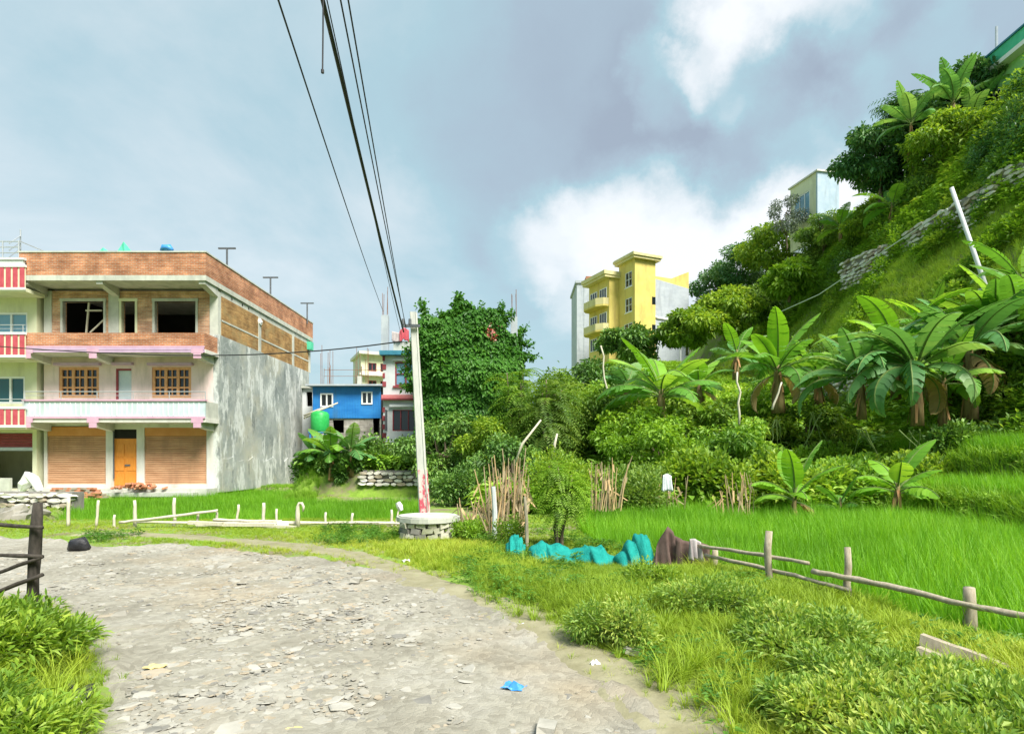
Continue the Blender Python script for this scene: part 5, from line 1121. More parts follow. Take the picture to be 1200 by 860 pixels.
# brick pile, rubble and low brick edging before the house
bp2 = thing('brick_pile', 'heap of loose red bricks on the step before the house door', 'bricks', ((160-CX)/F*25.9, 25.9, .26))
for i in range(46):
    t = random.random(); x = (160+random.gauss(0, 13)-CX)/F*25.9; hgt = max(0, .28*(1-abs(x-(160-CX)/F*25.9)/.95)); MB().hexa((x, 26.0+random.gauss(0, .18), .30+hgt*random.random()), (.23, .11, .07), (random.gauss(0, .3), random.gauss(0, .3), random.uniform(0, 3))).build('brick', M['brick_loose'], bp2)
be = thing('brick_edging', 'low stepped edging of loose bricks left of the paddy', 'bricks', ((86-CX)/F*24.2, 24.2, 0))
for row in range(5):
    for i in range(13-row): MB().hexa(((56+i*5.6+row*2.4-CX)/F*24.2, 24.2+random.gauss(0, .04), .04+row*.085), (.215, .11, .072), (0, random.gauss(0, .04), random.gauss(0, .12))).build('brick', random.choice((M['brick_loose'], M['brick_loose'], M['stone_warm'])), be)
stonewall('low pale stone edging at the far left roadside', (-17.6, 19.6, .0), (-14.4, 19.4, .0), .55, .4, .16, 7)
for i in range(13):
    x = random.uniform(-14.9, -12.2); y = random.uniform(15.0, 17.4); m = MB(); s = random.uniform(.16, .42); m.hexa((x, y, gzf(x, y)+s*.2), (s, s*.8, s*.6), (random.uniform(-.4, .4), random.uniform(-.4, .4), random.uniform(0, 3)), .28)
    tag(m.build('rubble_stone', M['stone']), 'pale rubble stone in the heap beyond the dark fence', 'stone', 'rubble stones at the far roadside')
# litter
def scrap(name, label, px, py, w, d, h, mat, seed, cat='litter', z=.03):
    r = random.Random(seed); g = G(px, py, z); g.z = gzf(g.x, g.y)+.012; n = 7; m = MB(); V = []
    for i in range(n):
        for j in range(n):
            u, v = i/(n-1)-.5, j/(n-1)-.5; V.append((g.x+u*w*(1+r.gauss(0, .06)), g.y+v*d*(1+r.gauss(0, .06)), g.z+h*(r.random()*.8+.4*math.sin(u*7+seed)*math.cos(v*6))*(1-1.2*(u*u+v*v))))
    m.add(V, [(i*n+j, (i+1)*n+j, (i+1)*n+j+1, i*n+j+1) for i in range(n-1) for j in range(n-1)]); a = r.uniform(-.6, .6); m.M = Matrix.Translation(g) @ Matrix.Rotation(a, 4, 'Z') @ Matrix.Translation(-g)
    o = m.build(name, mat, smooth=False); md = o.modifiers.new('thick', 'SOLIDIFY'); md.thickness = .004; tag(o, label, cat); return o
scrap('plastic_wrapper', 'crumpled bright blue plastic scrap lying on the stony road', 602, 802, .15, .09, .05, M['blue_plastic'], 1)
scrap('wrapper', 'flat yellow wrapper on the road beside the grass bank', 182, 779, .13, .09, .02, M['yellow_paper'], 2)
scrap('paper', 'square pale yellow paper lying on the road stones', 340, 850, .12, .10, .012, M['yellow_paper'], 3)
scrap('paper', 'scrap of white paper near the edge of the trail', 608, 730, .10, .05, .02, M['white_plastic'], 4)
scrap('plastic_bag', 'white plastic scrap in the verge before the turquoise net', 652, 683, .11, .08, .06, M['white_plastic'], 5)
scrap('plastic_bag', 'pale torn scrap lying in the grass below the net', 618, 682, .12, .07, .03, M['white_plastic'], 6)
scrap('wrapper', 'red wrapper in the grass below the hedge', 925, 818, .09, .05, .03, M['red_plastic'], 7, z=.08)
scrap('plastic_bag', 'crumpled white plastic bag under the hedge', 988, 812, .08, .07, .06, M['white_plastic'], 8, z=.1)
scrap('plastic_bag', 'black and white plastic bag on the left grass bank', 92, 803, .17, .15, .10, M['black_plastic'], 9, z=.1)
scrap('paper', 'white paper scrap lying beside the black bag', 82, 812, .10, .09, .05, M['white_plastic'], 10, z=.1)
scrap('paper', 'small white scrap on the grass by the stone well', 476, 656, .12, .06, .04, M['white_plastic'], 11)
m = MB(); g = G(93, 646, 0); V = []
m.tube([g+Vector((-.16, 0, .02)), g+Vector((-.1, 0, .10)), g+Vector((.05, .02, .13)), g+Vector((.16, 0, .05))], [.05, .12, .12, .05], 8, .25)
tag(m.build('dark_clod', M['black_plastic'], smooth=True), 'dark clod of refuse at the far edge of the road', 'refuse')
scrap('plastic_cup', 'small white scrap on the dirt by the long grass', 697, 776, .07, .05, .05, M['white_plastic'], 12)
for px, py, s in ((915, 757, .12), (742, 764, .10), (418, 682, .12), (640, 852, .1)):
    g = G(px, py, .04); m = MB(); m.hexa((g.x, g.y, gzf(g.x, g.y)+.03), (s*1.5, s, s*.5), (.1, .1, random.uniform(0, 3)), .2)
    tag(m.build('field_stone', M['stone_pale']), 'pale flat stone half sunk in the verge grass', 'stone', 'pale stones in the verge')

# ------------------------------------------------------------------ plants
def unit(a): return a/np.maximum(np.linalg.norm(a, axis=1, keepdims=True), 1e-6)
def leafmesh(name, Pn, D, Nn, L, W, v, mat, parent, fold=.18, droop=.18, loc=None):
    """many folded leaf faces as one mesh; each leaf two triangles-pairs about its midrib"""
    Pn = np.asarray(Pn, float); n = len(Pn); D = unit(np.asarray(D, float)); S = unit(np.cross(D, Nn)); U = np.cross(S, D); L = np.broadcast_to(L, n)[:, None]; W = np.broadcast_to(W, n)[:, None]
    mid = Pn+D*L*.48; tip = Pn+D*L-np.array([0, 0, 1.])*L*droop
    V = np.stack([Pn, mid+S*W*.5+U*W*fold, tip, mid-S*W*.5+U*W*fold], 1).reshape(-1, 3)
    loc = np.array(WL[parent] if loc is None else loc); b = np.arange(n)[:, None]*4
    Fc = np.concatenate([b+np.array([[0, 1, 2]]), b+np.array([[0, 2, 3]])], 0)
    me = np_mesh(name, V-loc, Fc, False, np.repeat(np.clip(v, 0, 1), 4)); return link(name, me, mat, parent, tuple(loc))
def rdir(n, up=0.0):
    d = rng.normal(0, 1, (n, 3)); d = unit(d); d[:, 2] += up; return unit(d)
def crown_points(clumps, n):
    """points spread through ellipsoid clumps, thicker towards their skin"""
    w = np.array([c[1][0]*c[1][1]+c[1][0]*c[1][2] for c in clumps]); k = rng.choice(len(clumps), n, p=w/w.sum())
    d = rdir(n); r = rng.random(n)**.38*(1+rng.normal(0, .10, n)); C = np.array([list(c[0]) for c in clumps]); S = np.array([list(c[1]) for c in clumps])
    return C[k]+d*r[:, None]*S[k], d, k
def limb(m, a, b, r0, r1, sag=.0, n=5):
    a, b = Vector(a), Vector(b); pts = []
    for i in range(n+1):
        t = i/n; p = a.lerp(b, t); p += Vector((random.gauss(0, .02), random.gauss(0, .02), sag*math.sin(t*math.pi)))*(a-b).length*(1 if 0 < i < n else 0); pts.append(p)
    m.tube(pts, [r0+(r1-r0)*i/n for i in range(n+1)], 6, .08)
def tree(name, label, cat, base, h, rx, rz=None, nclump=9, leaves=5000, L=.22, W=.10, mat='leaf_mid', trunk=.12, bare=.35, group=None, droop=.2, up=.25, clr=.42, seed=0, trunkmat='bark', lean=(0, 0)):
    r = random.Random(seed); base = Vector(base); t = thing(name, label, cat, base, group); top = base+Vector((lean[0], lean[1], h)); rz = rz or h*(1-bare)/2
    cc = base+Vector((lean[0]*.8, lean[1]*.8, h-rz)); clumps = []
    for i in range(nclump):
        a = 6.283*(i*.618+r.random()*.1); e = (i+.5)/nclump*2-1; q = math.sqrt(max(0, 1-e*e))*r.uniform(.55, .9)
        s = clr*r.uniform(.7, 1.25); clumps.append((cc+Vector((math.cos(a)*q*rx, math.sin(a)*q*rx, e*rz*.78)), (rx*s, rx*s, rz*s*r.uniform(.6, .9))))
    m = MB(); k = base+Vector((lean[0]*.5, lean[1]*.5, h*bare)); limb(m, base-Vector((0, 0, .3)), k, trunk, trunk*.7, .02); limb(m, k, cc+Vector((0, 0, rz*.5)), trunk*.7, trunk*.2, .03)
    for c, s in clumps: limb(m, k.lerp(cc, r.uniform(0, .8)), c, trunk*.4, trunk*.1, -.04, 4)
    m.build('trunk', M[trunkmat], t, smooth=True)
    Pn, d, kk = crown_points(clumps, leaves); D = unit(d*.8+rdir(leaves)*.8+np.array([0, 0, -droop*1.2])); Nn = unit(rdir(leaves)*.55+np.array([0, 0, 1.])+d*.3)
    cv = np.array([r.random() for _ in clumps]); v = .15+.45*cv[kk]+rng.normal(.12, .17, leaves)
    leafmesh('crown', Pn, D, Nn, L*rng.uniform(.6, 1.25, leaves), W*rng.uniform(.7, 1.2, leaves), v, M[mat], t, droop=droop); return t
def bush(name, label, base, rx, ry, h, leaves, L, W, mat, group=None, nclump=8, seed=0, stems=7, cat='bush', droop=.12, up=.45, rot=0):
    r = random.Random(seed); base = Vector(base); t = thing(name, label, cat, base, group); clumps = []; cr, sr = math.cos(rot), math.sin(rot)
    for i in range(nclump):
        a = 6.283*i*.618+r.random(); q = math.sqrt((i+.4)/nclump)*.78; s = r.uniform(.34, .52)
        dx, dy = math.cos(a)*q*rx, math.sin(a)*q*ry; gx_, gy_ = base.x+dx*cr-dy*sr, base.y+dx*sr+dy*cr; g = gzf(gx_, gy_); hh = h*(1-.45*q*q)*r.uniform(.75, 1.08)
        clumps.append((Vector((gx_, gy_, g+hh*.55)), (max(rx, ry)*s*.9 if rx < 2*ry else ry*s*1.6, ry*s*1.2, hh*.5)))
    m = MB()
    for i in range(stems):
        c = r.choice(clumps); limb(m, base+Vector((r.gauss(0, rx*.15), r.gauss(0, ry*.15), -.1)), c[0]+Vector((r.gauss(0, .1), r.gauss(0, .1), c[1][2]*.6)), .012+.012*h, .005, .02, 4)
    m.build('stem', M['stem_green'], t)
    Pn, d, kk = crown_points(clumps, leaves); g = gz(Pn[:, 0], Pn[:, 1]); Pn[:, 2] = np.maximum(Pn[:, 2], g+.03)
    D = unit(d*.9+rdir(leaves)*.7+np.array([0, 0, up*.5])); Nn = unit(rdir(leaves)*.5+np.array([0, 0, 1.]))
    cv = np.array([r.random() for _ in clumps]); leafmesh('foliage', Pn, D, Nn, L*rng.uniform(.6, 1.25, leaves), W*rng.uniform(.7, 1.2, leaves), .2+.4*cv[kk]+rng.normal(.13, .16, leaves), M[mat], t, droop=droop); return t

def banana(label, base, stem_h, nleaf, L, W, mat='banana', seed=0, group='banana plants', stem_r=.13, young=0, spread=1.0, az=None, dry=0, erect=0.5):
    """pseudo-stem with arching blades, each blade torn into strips along its edges"""
    r = random.Random(seed); base = Vector(base); t = thing('banana_plant', label, 'banana plant', base, group); top = base+Vector((r.gauss(0, .05), r.gauss(0, .05), stem_h))
    m = MB(); m.tube([base-Vector((0, 0, .2)), base.lerp(top, .3), base.lerp(top, .7), top, top+Vector((0, 0, .25))], [stem_r*1.25, stem_r*1.05, stem_r*.8, stem_r*.6, stem_r*.25], 9, .08); m.build('stem', M['banana_stem'], t, smooth=True)
    ds = MB()
    for i in range(5 if stem_h > .8 else 2):
        a = r.uniform(0, 6.28); z = r.uniform(.35, .95)*stem_h; p = base.lerp(top, z/stem_h)+Vector((math.cos(a), math.sin(a), 0))*stem_r*.8; e = p+Vector((math.cos(a)*.15, math.sin(a)*.15, -r.uniform(.3, .6)*stem_h)); sdv = Vector((-math.sin(a), math.cos(a), 0))*.05
        ds.add([p-sdv, p+sdv, e+sdv*.5, e-sdv*.7], [(0, 1, 2, 3)])
    ds.build('dry_sheath', M['dry_sheath'], t)
    for i in range(nleaf):
        a = (az+r.gauss(0, .5)) if az is not None and r.random() < .6 else 2.4*i+r.uniform(-.35, .35)
        f = i/max(nleaf-1, 1); isdry = i < dry
        el = (-.2 if isdry else .25+.95*f*erect*2*r.uniform(.8, 1.1)); el = min(el, 1.45); Lf = L*r.uniform(.75, 1.1)*(.8 if isdry else 1); bend = (2.1-1.3*f)*r.uniform(.75, 1.2)*spread; Wl = W*1.4
        p = top+Vector((0, 0, .2*f-.15)); pts = []; sway = r.gauss(0, .35); n = 15; out_ = Vector((math.cos(a), math.sin(a), 0)); th = el; pet = .16
        for k in range(n+1):
            pts.append(p.copy()); st = Lf/n; p = p+((Matrix.Rotation(sway*k/n, 3, 'Z') @ out_)*math.cos(th)+Vector((0, 0, math.sin(th))))*st; th -= bend/n*(.4+1.2*k/n)
        sd = Vector((-math.sin(a), math.cos(a), 0)); mm = leaf_mats = M['dry_leaf'] if isdry else M[mat if not (young and f > .75) else 'banana_young']
        lo = MB().tube(pts, [.022*(1-.8*k/n)*(L/2+.3)+.004 for k in range(n+1)], 5).build('leaf', M['stem_green'], t)
        V = []; Fq = []; at = []; vleaf = r.random()*.7+.15; torn = r.uniform(.15, .8) if L > 1.5 else .15; hang = r.uniform(.05, .35) if f > .5 else r.uniform(.2, .9)
        roll = r.uniform(-.5, .5)
        for side in (-1, 1):
            cut = True; lag = 0
            for k in range(2, n):
                u0 = (k-2)/(n-2); u1 = (k-1)/(n-2)
                def wv(u): return Wl*.5*(math.sin(min(1, u*1.0+.04)*math.pi)**.55 if u < 1 else .02)*(1-.25*u)
                w0, w1 = wv(u0), wv(u1); tg = (pts[min(k+1, n)]-pts[k-1]).normalized(); nr = sd.cross(tg)*-1
                dr = hang*r.uniform(.6, 1.4); s2 = (sd*side+nr*(-dr)+sd*0).normalized() if True else sd
                s2 = (s2+nr*roll*side*.5).normalized()
                gap = r.random() < torn; e0 = r.uniform(.08, .3) if gap else 0; dr += .25*gap*r.random()
                fw = tg*(.16*W)
                b = len(V); q0, q1 = pts[k], pts[k+1]
                V += [q0, q0+(q1-q0)*e0*.6+s2*w0*.55, q0+(q1-q0)*e0+s2*w0+fw+Vector((0, 0, -.08*w0)), q1, q1-(q1-q0)*e0*.4+s2*w1*.55, q1-(q1-q0)*e0+s2*w1+fw*(1 if u1 < .95 else .2)+Vector((0, 0, -.08*w1))]
                Fq += [(b, b+1, b+4, b+3), (b+1, b+2, b+5, b+4)]; at += [vleaf+r.gauss(0, .05)]*6
        Lc = np.array([list(p) for p in V])-np.array(WL[t]); me = np_mesh('blade', Lc, np.array(Fq), False, np.clip(at, 0, 1)); link('blade', me, mm, lo, tuple(WL[t]))
    return t
def at_px(px, py, Y): return P(px, py, Y)
def on_ground(px, Y): x = (px-CX)/F*Y; return Vector((x, Y, gzf(x, Y)))
# young bananas behind the paddy
banana('young banana plant with one upright pale leaf at the paddy edge', on_ground(930, 15.7)+Vector((0, 0, .25)), .75, 9, 1.7, .44, 'banana_young', 1, spread=.9, stem_r=.07, erect=.62, dry=1)
banana('young banana plant with short broad leaves behind the paddy', on_ground(1046, 16.0)+Vector((0, 0, .35)), .85, 9, 1.5, .46, 'banana_young', 2, spread=.9, stem_r=.09, erect=.5)
banana('small banana sucker beside the young upright banana', on_ground(986, 16.2)+Vector((0, 0, .2)), .5, 6, 1.0, .28, 'banana', 3, spread=1.0, stem_r=.07)
# tall bananas on the terraces
banana('tall banana plant with erect bright leaves in front of yellow house', at_px(775, 503, 22), 1.3, 15, 2.5, .62, 'banana', 4, young=1, spread=.95, stem_r=.17, erect=.6)
banana('tall banana plant with dark trunk below the hill stone wall', at_px(912, 478, 22.5), 1.4, 16, 2.4, .62, 'banana', 5, young=1, spread=1.1, stem_r=.2, erect=.58, dry=2)
banana('leaning banana plant right beside the dark trunked banana', at_px(862, 440, 27), .9, 9, 1.8, .5, 'banana_cool', 6, young=1, erect=.6)
banana('large banana plant with long drooping blue green leaves on the terrace', at_px(1075, 492, 19.6), 1.7, 19, 3.1, .60, 'banana_cool', 7, spread=1.35, stem_r=.17, erect=.42, az=math.pi, dry=1)
banana('tallest banana plant with dry brown sheaths beside the terrace rice', at_px(1138, 485, 20.5), 2.2, 20, 3.2, .60, 'banana_cool', 8, spread=1.2, stem_r=.2, erect=.5, dry=3)
banana('banana plant with one raised leaf at the upper terrace edge', at_px(1195, 480, 21.0), 2.7, 18, 3.1, .6, 'banana', 9, spread=1.0, stem_r=.18, erect=.55, dry=2)
banana('banana plant half hidden behind the large drooping banana', at_px(1010, 485, 21.0), 1.3, 16, 3.0, .55, 'banana_cool', 10, spread=1.2)
banana('small banana plant on the terrace below the leaning pole', at_px(1105, 495, 20), 1.4, 12, 2.2, .5, 'banana', 14, spread=1.1)
for i, (px, py, Y, w, h, mt, lab) in enumerate(((1070, 500, 19.0, 1.2, 1.2, 'leaf_mid', 'leafy growth around the drooping banana trunk'), (1125, 497, 19.6, 1.2, 1.2, 'leaf_dark', 'dark leafy growth around the tallest banana trunk'), (1190, 492, 20.2, 1.2, 1.3, 'leaf_mid', 'leafy growth around the raised leaf banana trunk'), (1012, 500, 19.9, 1.2, 1.2, 'leaf_fern', 'fern like growth at the half hidden banana trunk'), (908, 488, 21.8, 1.2, 1.1, 'leaf_mid', 'leafy growth around the dark trunked banana'), (960, 480, 21.5, 1.3, 1.3, 'leaf_light', 'bright bush between banana clumps on the slope'), (775, 512, 21.2, 1.2, .9, 'leaf_mid', 'leafy growth around the tall erect banana trunk'), (850, 470, 24.5, 1.3, 1.2, 'leaf_light', 'bright bush left of the dark trunked banana'))):
    bush('leafy_bush', lab, P(px, py, Y), w, .8, h, 2600, .22, .12, mt, seed=200+i, nclump=6, stems=4)
for i, (px, py, Y, sh, nl, L, mt, az_, lab) in enumerate(((960, 470, 23.5, 1.0, 10, 1.9, 'banana', None, 'leafy banana plant between the two banana clumps on the slope'), (1050, 462, 22.5, 1.6, 15, 3.0, 'banana', None, 'bright banana plant behind the large drooping one'), (1165, 470, 22.0, 2.3, 16, 3.4, 'banana', math.pi, 'wide banana plant leaning out over the upper terrace'), (1110, 470, 23, 2.0, 15, 3.2, 'banana_cool', math.pi*.9, 'banana plant with long horizontal leaves behind the tallest one'), (1232, 470, 21.5, 2.6, 14, 3.4, 'banana_cool', math.pi, 'banana plant at the far end of upper terrace'), (820, 475, 24.5, .8, 9, 1.7, 'banana', None, 'banana plant between the erect and dark trunked ones'), (735, 470, 26, .7, 9, 1.7, 'banana_cool', None, 'dark banana plant in front of the round tree'))):
    banana(lab, at_px(px, py, Y), sh, nl, L, .66, mt, 40+i, spread=1.25, erect=.5, az=az_, stem_r=.15, young=i % 2, dry=1)
for i, (px, X, L, mt, lab) in enumerate(((905, 18.6, 2.2, 'banana', 'small banana plant on the grass slope near the pale pipe'), (985, 19.2, 2.3, 'banana_cool', 'banana plant at the foot of the grass slope'), (1085, 19.8, 2.4, 'banana', 'banana plant on the grass slope left of the leaning pole'), (1045, 18.0, 2.4, 'banana', 'banana plant above the small mossy stone wall'), (1195, 20.2, 2.6, 'banana', 'banana plant on the grass slope right of the leaning pole'))):
    banana(lab, hp(X, X*F/(px-CX)), .8, 11, L, .55, mt, 70+i, spread=1.15, erect=.55, stem_r=.13)
for i, (px, X, w, h, mt, lab) in enumerate(((1120, 25.0, 1.5, 1.6, 'leaf_mid', 'bush hanging over the middle of the broad hill wall'), (1050, 25.0, 1.6, 1.8, 'leaf_light', 'bright bush growing in the gap between two hill walls'), (1165, 25.2, 1.4, 1.6, 'leaf_fern', 'bush covering the joint of the upper hill walls'), (985, 25.0, 1.5, 1.8, 'leaf_mid', 'bush at the far end of the short hill wall'), (1090, 24.2, 1.2, .9, 'leaf_light', 'low bright bush at the foot of the broad hill wall'), (1010, 22.0, 1.5, 1.3, 'leaf_light', 'bright bush on the grass slope below the short wall'), (940, 21.5, 1.6, 1.5, 'leaf_mid', 'bush on the far grass slope beside the pale pipe'), (1120, 21.6, 1.2, 1.0, 'leaf_fern', 'fern bush on the grass slope beside leaning pole'), (1180, 23.0, 1.3, 1.1, 'leaf_light', 'bright bush on the grass slope above the leaning pole foot'))):
    bush('hill_bush', lab, hp(X, X*F/(px-CX)), w, w*.9, h, 2200, .24, .13, mt, seed=300+i, nclump=6, stems=4)
tree('hill_tree', 'tall dark tree on the crest beside green house', 'tree', P(1140, 150, 42), 4.6, 2.0, nclump=10, leaves=5500, L=.34, W=.17, mat='leaf_cool', bare=.25, trunk=.14, seed=58)
tree('hill_tree', 'leafy mid green tree between crest bananas and leaning pole', 'tree', P(1110, 205, 40), 4.0, 2.4, nclump=11, leaves=6000, L=.32, W=.17, mat='leaf_mid', bare=.15, trunk=.13, seed=59)
banana('ragged banana plant on the crest between two dark trees', P(1066, 185, 42), 2.4, 13, 3.0, .7, 'banana_cool', 20, spread=1.0, erect=.6)
# hilltop bananas
banana('hilltop banana plant with ragged leaves under the green house wall', P(1140, 165, 40), 1.4, 13, 2.8, .75, 'banana_cool', 18, spread=1.0, erect=.6)
banana('banana plant spilling over the hill wall below the dark tree', P(1045, 262, 42), 1.2, 12, 2.8, .7, 'banana', 19, spread=1.2)
banana('hilltop banana plant with tall leaves below the green house', P(1118, 165, 41), 2.6, 14, 3.4, .75, 'banana_cool', 11, spread=.9, stem_r=.2, erect=.62)
banana('second hilltop banana plant next to the dark hill tree', P(1092, 175, 43), 2.2, 12, 3.0, .6, 'banana_cool', 12, spread=1.1)
banana('banana plant with bright leaves below the hilltop house', P(985, 280, 50), 1.0, 9, 2.6, .7, 'banana', 13, young=1)
banana('low banana plant at the foot of grey cement wall', on_ground(388, 25.2), .9, 11, 1.7, .5, 'banana', 15, spread=1.1, stem_r=.1)
banana('dark banana plant beside the low banana by cement wall', on_ground(412, 25.3), .9, 11, 1.6, .5, 'banana_cool', 16, spread=1.2, stem_r=.1)
banana('drooping banana plant below the blue tin house', on_ground(372, 25.8), .7, 9, 1.5, .45, 'banana_cool', 17, spread=1.2, stem_r=.1)

# creeper on the vine house: leaf layer over front, sides and roof
def creeper():
    o = thing('creeper', 'dense green creeper mantle hanging over the vine house walls', 'creeper', (q(548, 0, VY)[0], VY-.4, .4))
    n = 26000; u = rng.random(n); w = rng.random(n); x = vx0-.3+(vx1-vx0+.5)*u; zt = vzt+.2+1.1*vn(x, x*0, 1.3, 3)+.55*np.sin(np.pi*u)-.7*sst(.75, 1, u); z = .9+(zt-.9)*w**.9
    y = VY-.12-1.1*vn(x, z, .9, 3)*(.5+.5*np.sin(np.pi*np.clip(w, 0, 1)))-.25*rng.random(n); fl = (1-w)*.0
    A = [np.stack([x, y, z], -1)]; Nn = [np.tile([0, -1, .45], (n, 1))]
    n2 = 9000; xx = rng.uniform(vx0-.3, vx1+.3, n2); yy = VY+rng.uniform(-.3, 5, n2); z2 = vzt+.1+1.2*vn(xx, yy, .9, 3)+.55*np.sin(np.pi*np.clip((xx-vx0)/(vx1-vx0), 0, 1))+.25*rng.random(n2)-.5*sst(vx1-1, vx1, xx); A.append(np.stack([xx, yy, z2], -1)); Nn.append(np.tile([0, 0, 1.], (n2, 1)))
    for sx, xv in ((-1, vx0), (1, vx1)):
        n3 = 5000; yy = VY+rng.uniform(-.4, 5, n3); zz_ = rng.uniform(1.2, vzt+.5, n3); xs = xv+sx*(.1+.5*vn(yy, zz_, .8, 3)); A.append(np.stack([xs, yy, zz_], -1)); Nn.append(np.tile([sx, 0, .4], (n3, 1)))
    Pn = np.concatenate(A); Nn = np.concatenate(Nn); n = len(Pn); D = unit(np.array([0, -.25, -1.])+rdir(n)*.75); Nn = unit(Nn+rdir(n)*.5)
    leafmesh('foliage', Pn, D, Nn, .19*rng.uniform(.6, 1.3, n), .14*rng.uniform(.7, 1.2, n), .05+.7*vn(Pn[:, 0]*1.0, Pn[:, 2], .9, 3)+rng.normal(.08, .16, n), M['leaf_vine'], o, droop=.1)
    cl = [(Vector((random.uniform(vx0-.2, vx1+.3), VY-.55+random.gauss(0, .15), random.uniform(1.6, vzt+.5))), (random.uniform(.35, .7), .4, random.uniform(.3, .6))) for _ in range(26)]
    Pn, d, kk = crown_points(cl, 9000); cv = rng.random(26); leafmesh('foliage', Pn, unit(d+rdir(9000)*.6+np.array([0, -.2, -.7])), unit(rdir(9000)*.5+np.array([0, -.6, .8])), .19*rng.uniform(.6, 1.3, 9000), .14*rng.uniform(.7, 1.2, 9000), .25+.5*cv[kk]+rng.normal(0, .14, 9000), M['leaf_vine'], o, droop=.1)
    m = MB()
    for i in range(14):
        xa = random.uniform(vx0, vx1); limb(m, (xa, VY-.06, .3), (xa+random.gauss(0, .8), VY-.15, random.uniform(3, vzt)), .03, .01, .03, 6)
    m.build('stem', M['bark'], o)
    # sprig on top
    m = MB(); a = P(540, 392, VY); b = P(536, 346, VY); limb(m, a, b, .03, .008, .02, 5); m.build('sprig', M['stem_green'], o)
    k = 700; t = rng.random(k); Pn = np.array(a)+(np.array(b)-np.array(a))*t[:, None]+rng.normal(0, 1, (k, 3))*(.26*(1-t)[:, None]+.07); leafmesh('sprig_leaves', Pn, rdir(k), rdir(k, 1), .2, .12, rng.random(k)*.6+.3, M['leaf_vine'], o)
    for _k in range(34):
        side = random.random(); a = Vector((random.uniform(vx0, vx1), VY-.2, vzt+.7)) if side < .6 else Vector((vx1+.25, VY-.3+random.random(), random.uniform(2.5, vzt+.4))) if side < .85 else Vector((vx0-.25, VY-.4, random.uniform(4.5, vzt+.4)))
        d_ = Vector((random.gauss(0, .35)+(0 if side < .6 else .5 if side < .85 else -.5), -.1, random.uniform(.3, 1.0) if side < .6 else random.uniform(-.3, .5))); b_ = a+d_*random.uniform(.5, 1.1)
        k = 130; t = rng.random(k); Pn = np.array(a)+(np.array(b_)-np.array(a))*t[:, None]+rng.normal(0, 1, (k, 3))*.09; leafmesh('sprig_leaves', Pn, rdir(k), rdir(k, 1), .17*rng.uniform(.5, 1.4, k), .11, rng.random(k)*.6+.3, M['leaf_vine'], o)
    for px, py in ((578, 392), (575, 388), (582, 396)):
        k = 60; c = np.array(P(px, py, VY-.5)); leafmesh('blossom', c+rng.normal(0, .13, (k, 3)), rdir(k), rdir(k, .5), .12, .10, rng.random(k), M['flower'], o)
creeper()

# trees and bushes behind the paddy, left to right
tree('shade_tree', 'dark shrubby tree below the creeper behind the concrete pole', 'tree', on_ground(520, 24.6), 3.6, 1.6, nclump=9, leaves=5000, L=.2, W=.1, mat='leaf_dark', bare=.15, seed=1)
tree('shade_tree', 'mid green tree right of the creeper covered house', 'tree', on_ground(575, 23.8), 3.4, 1.3, nclump=8, leaves=4500, L=.18, W=.1, mat='leaf_mid', bare=.2, seed=2)
def feather_tree(name, label, base, h, rx, nf, fl, mat, seed, leaf=.16, lw=.035, cat='tree', trunk=.08, updir=.5, nstem=4, lo=.35):
    """slender stems carrying arching pinnate fronds"""
    r = random.Random(seed); base = Vector(base); t = thing(name, label, cat, base); m = MB(); tips = []
    for i in range(nstem):
        a = 6.283*i/nstem+r.random(); e = base+Vector((math.cos(a)*rx*.45*r.random(), math.sin(a)*rx*.45*r.random(), h*r.uniform(.72, .98))); limb(m, base-Vector((0, 0, .2)), e, trunk, trunk*.25, .02, 6); tips.append(e)
    m.build('trunk', M['bark'], t, smooth=True); Pn, D, Nn, Ls, vv = [], [], [], [], []
    for i in range(nf):
        e = r.choice(tips); s = base.lerp(e, r.uniform(lo, 1.0)); a = r.uniform(0, 6.283); el = updir+r.uniform(-.5, .5); L = fl*r.uniform(.6, 1.15); p = np.array(s); o_ = np.array([math.cos(a), math.sin(a), 0]); k = 11; v0 = r.uniform(.1, .9)
        for j in range(k):
            d = o_*math.cos(el)+np.array([0, 0, math.sin(el)]); p = p+d*L/k; el -= 1.5/k*r.uniform(.7, 1.3); sd = np.array([-o_[1], o_[0], 0])
            for s_ in (-1, 1):
                Pn.append(p); D.append(sd*s_+d*.45+np.array([0, 0, -.15])); Nn.append(np.cross(sd, d)*-1+np.array([0, 0, .3])); Ls.append(leaf*(1-.55*j/k)*r.uniform(.8, 1.2)); vv.append(v0+r.gauss(0, .1))
    Ls = np.array(Ls); leafmesh('crown', Pn, np.array(D), unit(np.array(Nn)), Ls, Ls*lw/leaf, np.array(vv), M[mat], t, droop=.15); return t
feather_tree('bamboo_tree', 'feathery dark drooping tree right of the creeper house', on_ground(640, 23.0), 4.7, 2.0, 420, 1.5, 'leaf_olive', 21, .30, .06, trunk=.09, updir=.55, nstem=7, lo=.25)
feather_tree('bamboo_tree', 'olive feathery tree overhanging the dark thicket', on_ground(610, 24.5), 5.2, 1.6, 300, 1.3, 'leaf_fern', 22, .28, .055, trunk=.08, updir=.6, nstem=6)
tree('shade_tree', 'dark round tree in front of the yellow house left side', 'tree', on_ground(697, 32), 4.3, 2.0, nclump=11, leaves=7000, L=.26, W=.13, mat='leaf_dark', bare=.2, seed=3)
tree('shade_tree', 'dark evergreen tree in the thicket below yellow house', 'tree', on_ground(665, 28), 4.1, 1.9, nclump=10, leaves=6500, L=.22, W=.12, mat='leaf_mid', bare=.2, seed=4)
tree('shade_tree', 'leafy tree left of the tall erect banana plant', 'tree', on_ground(722, 24), 2.9, 1.7, nclump=10, leaves=6500, L=.20, W=.11, mat='leaf_mid', bare=.15, seed=5)
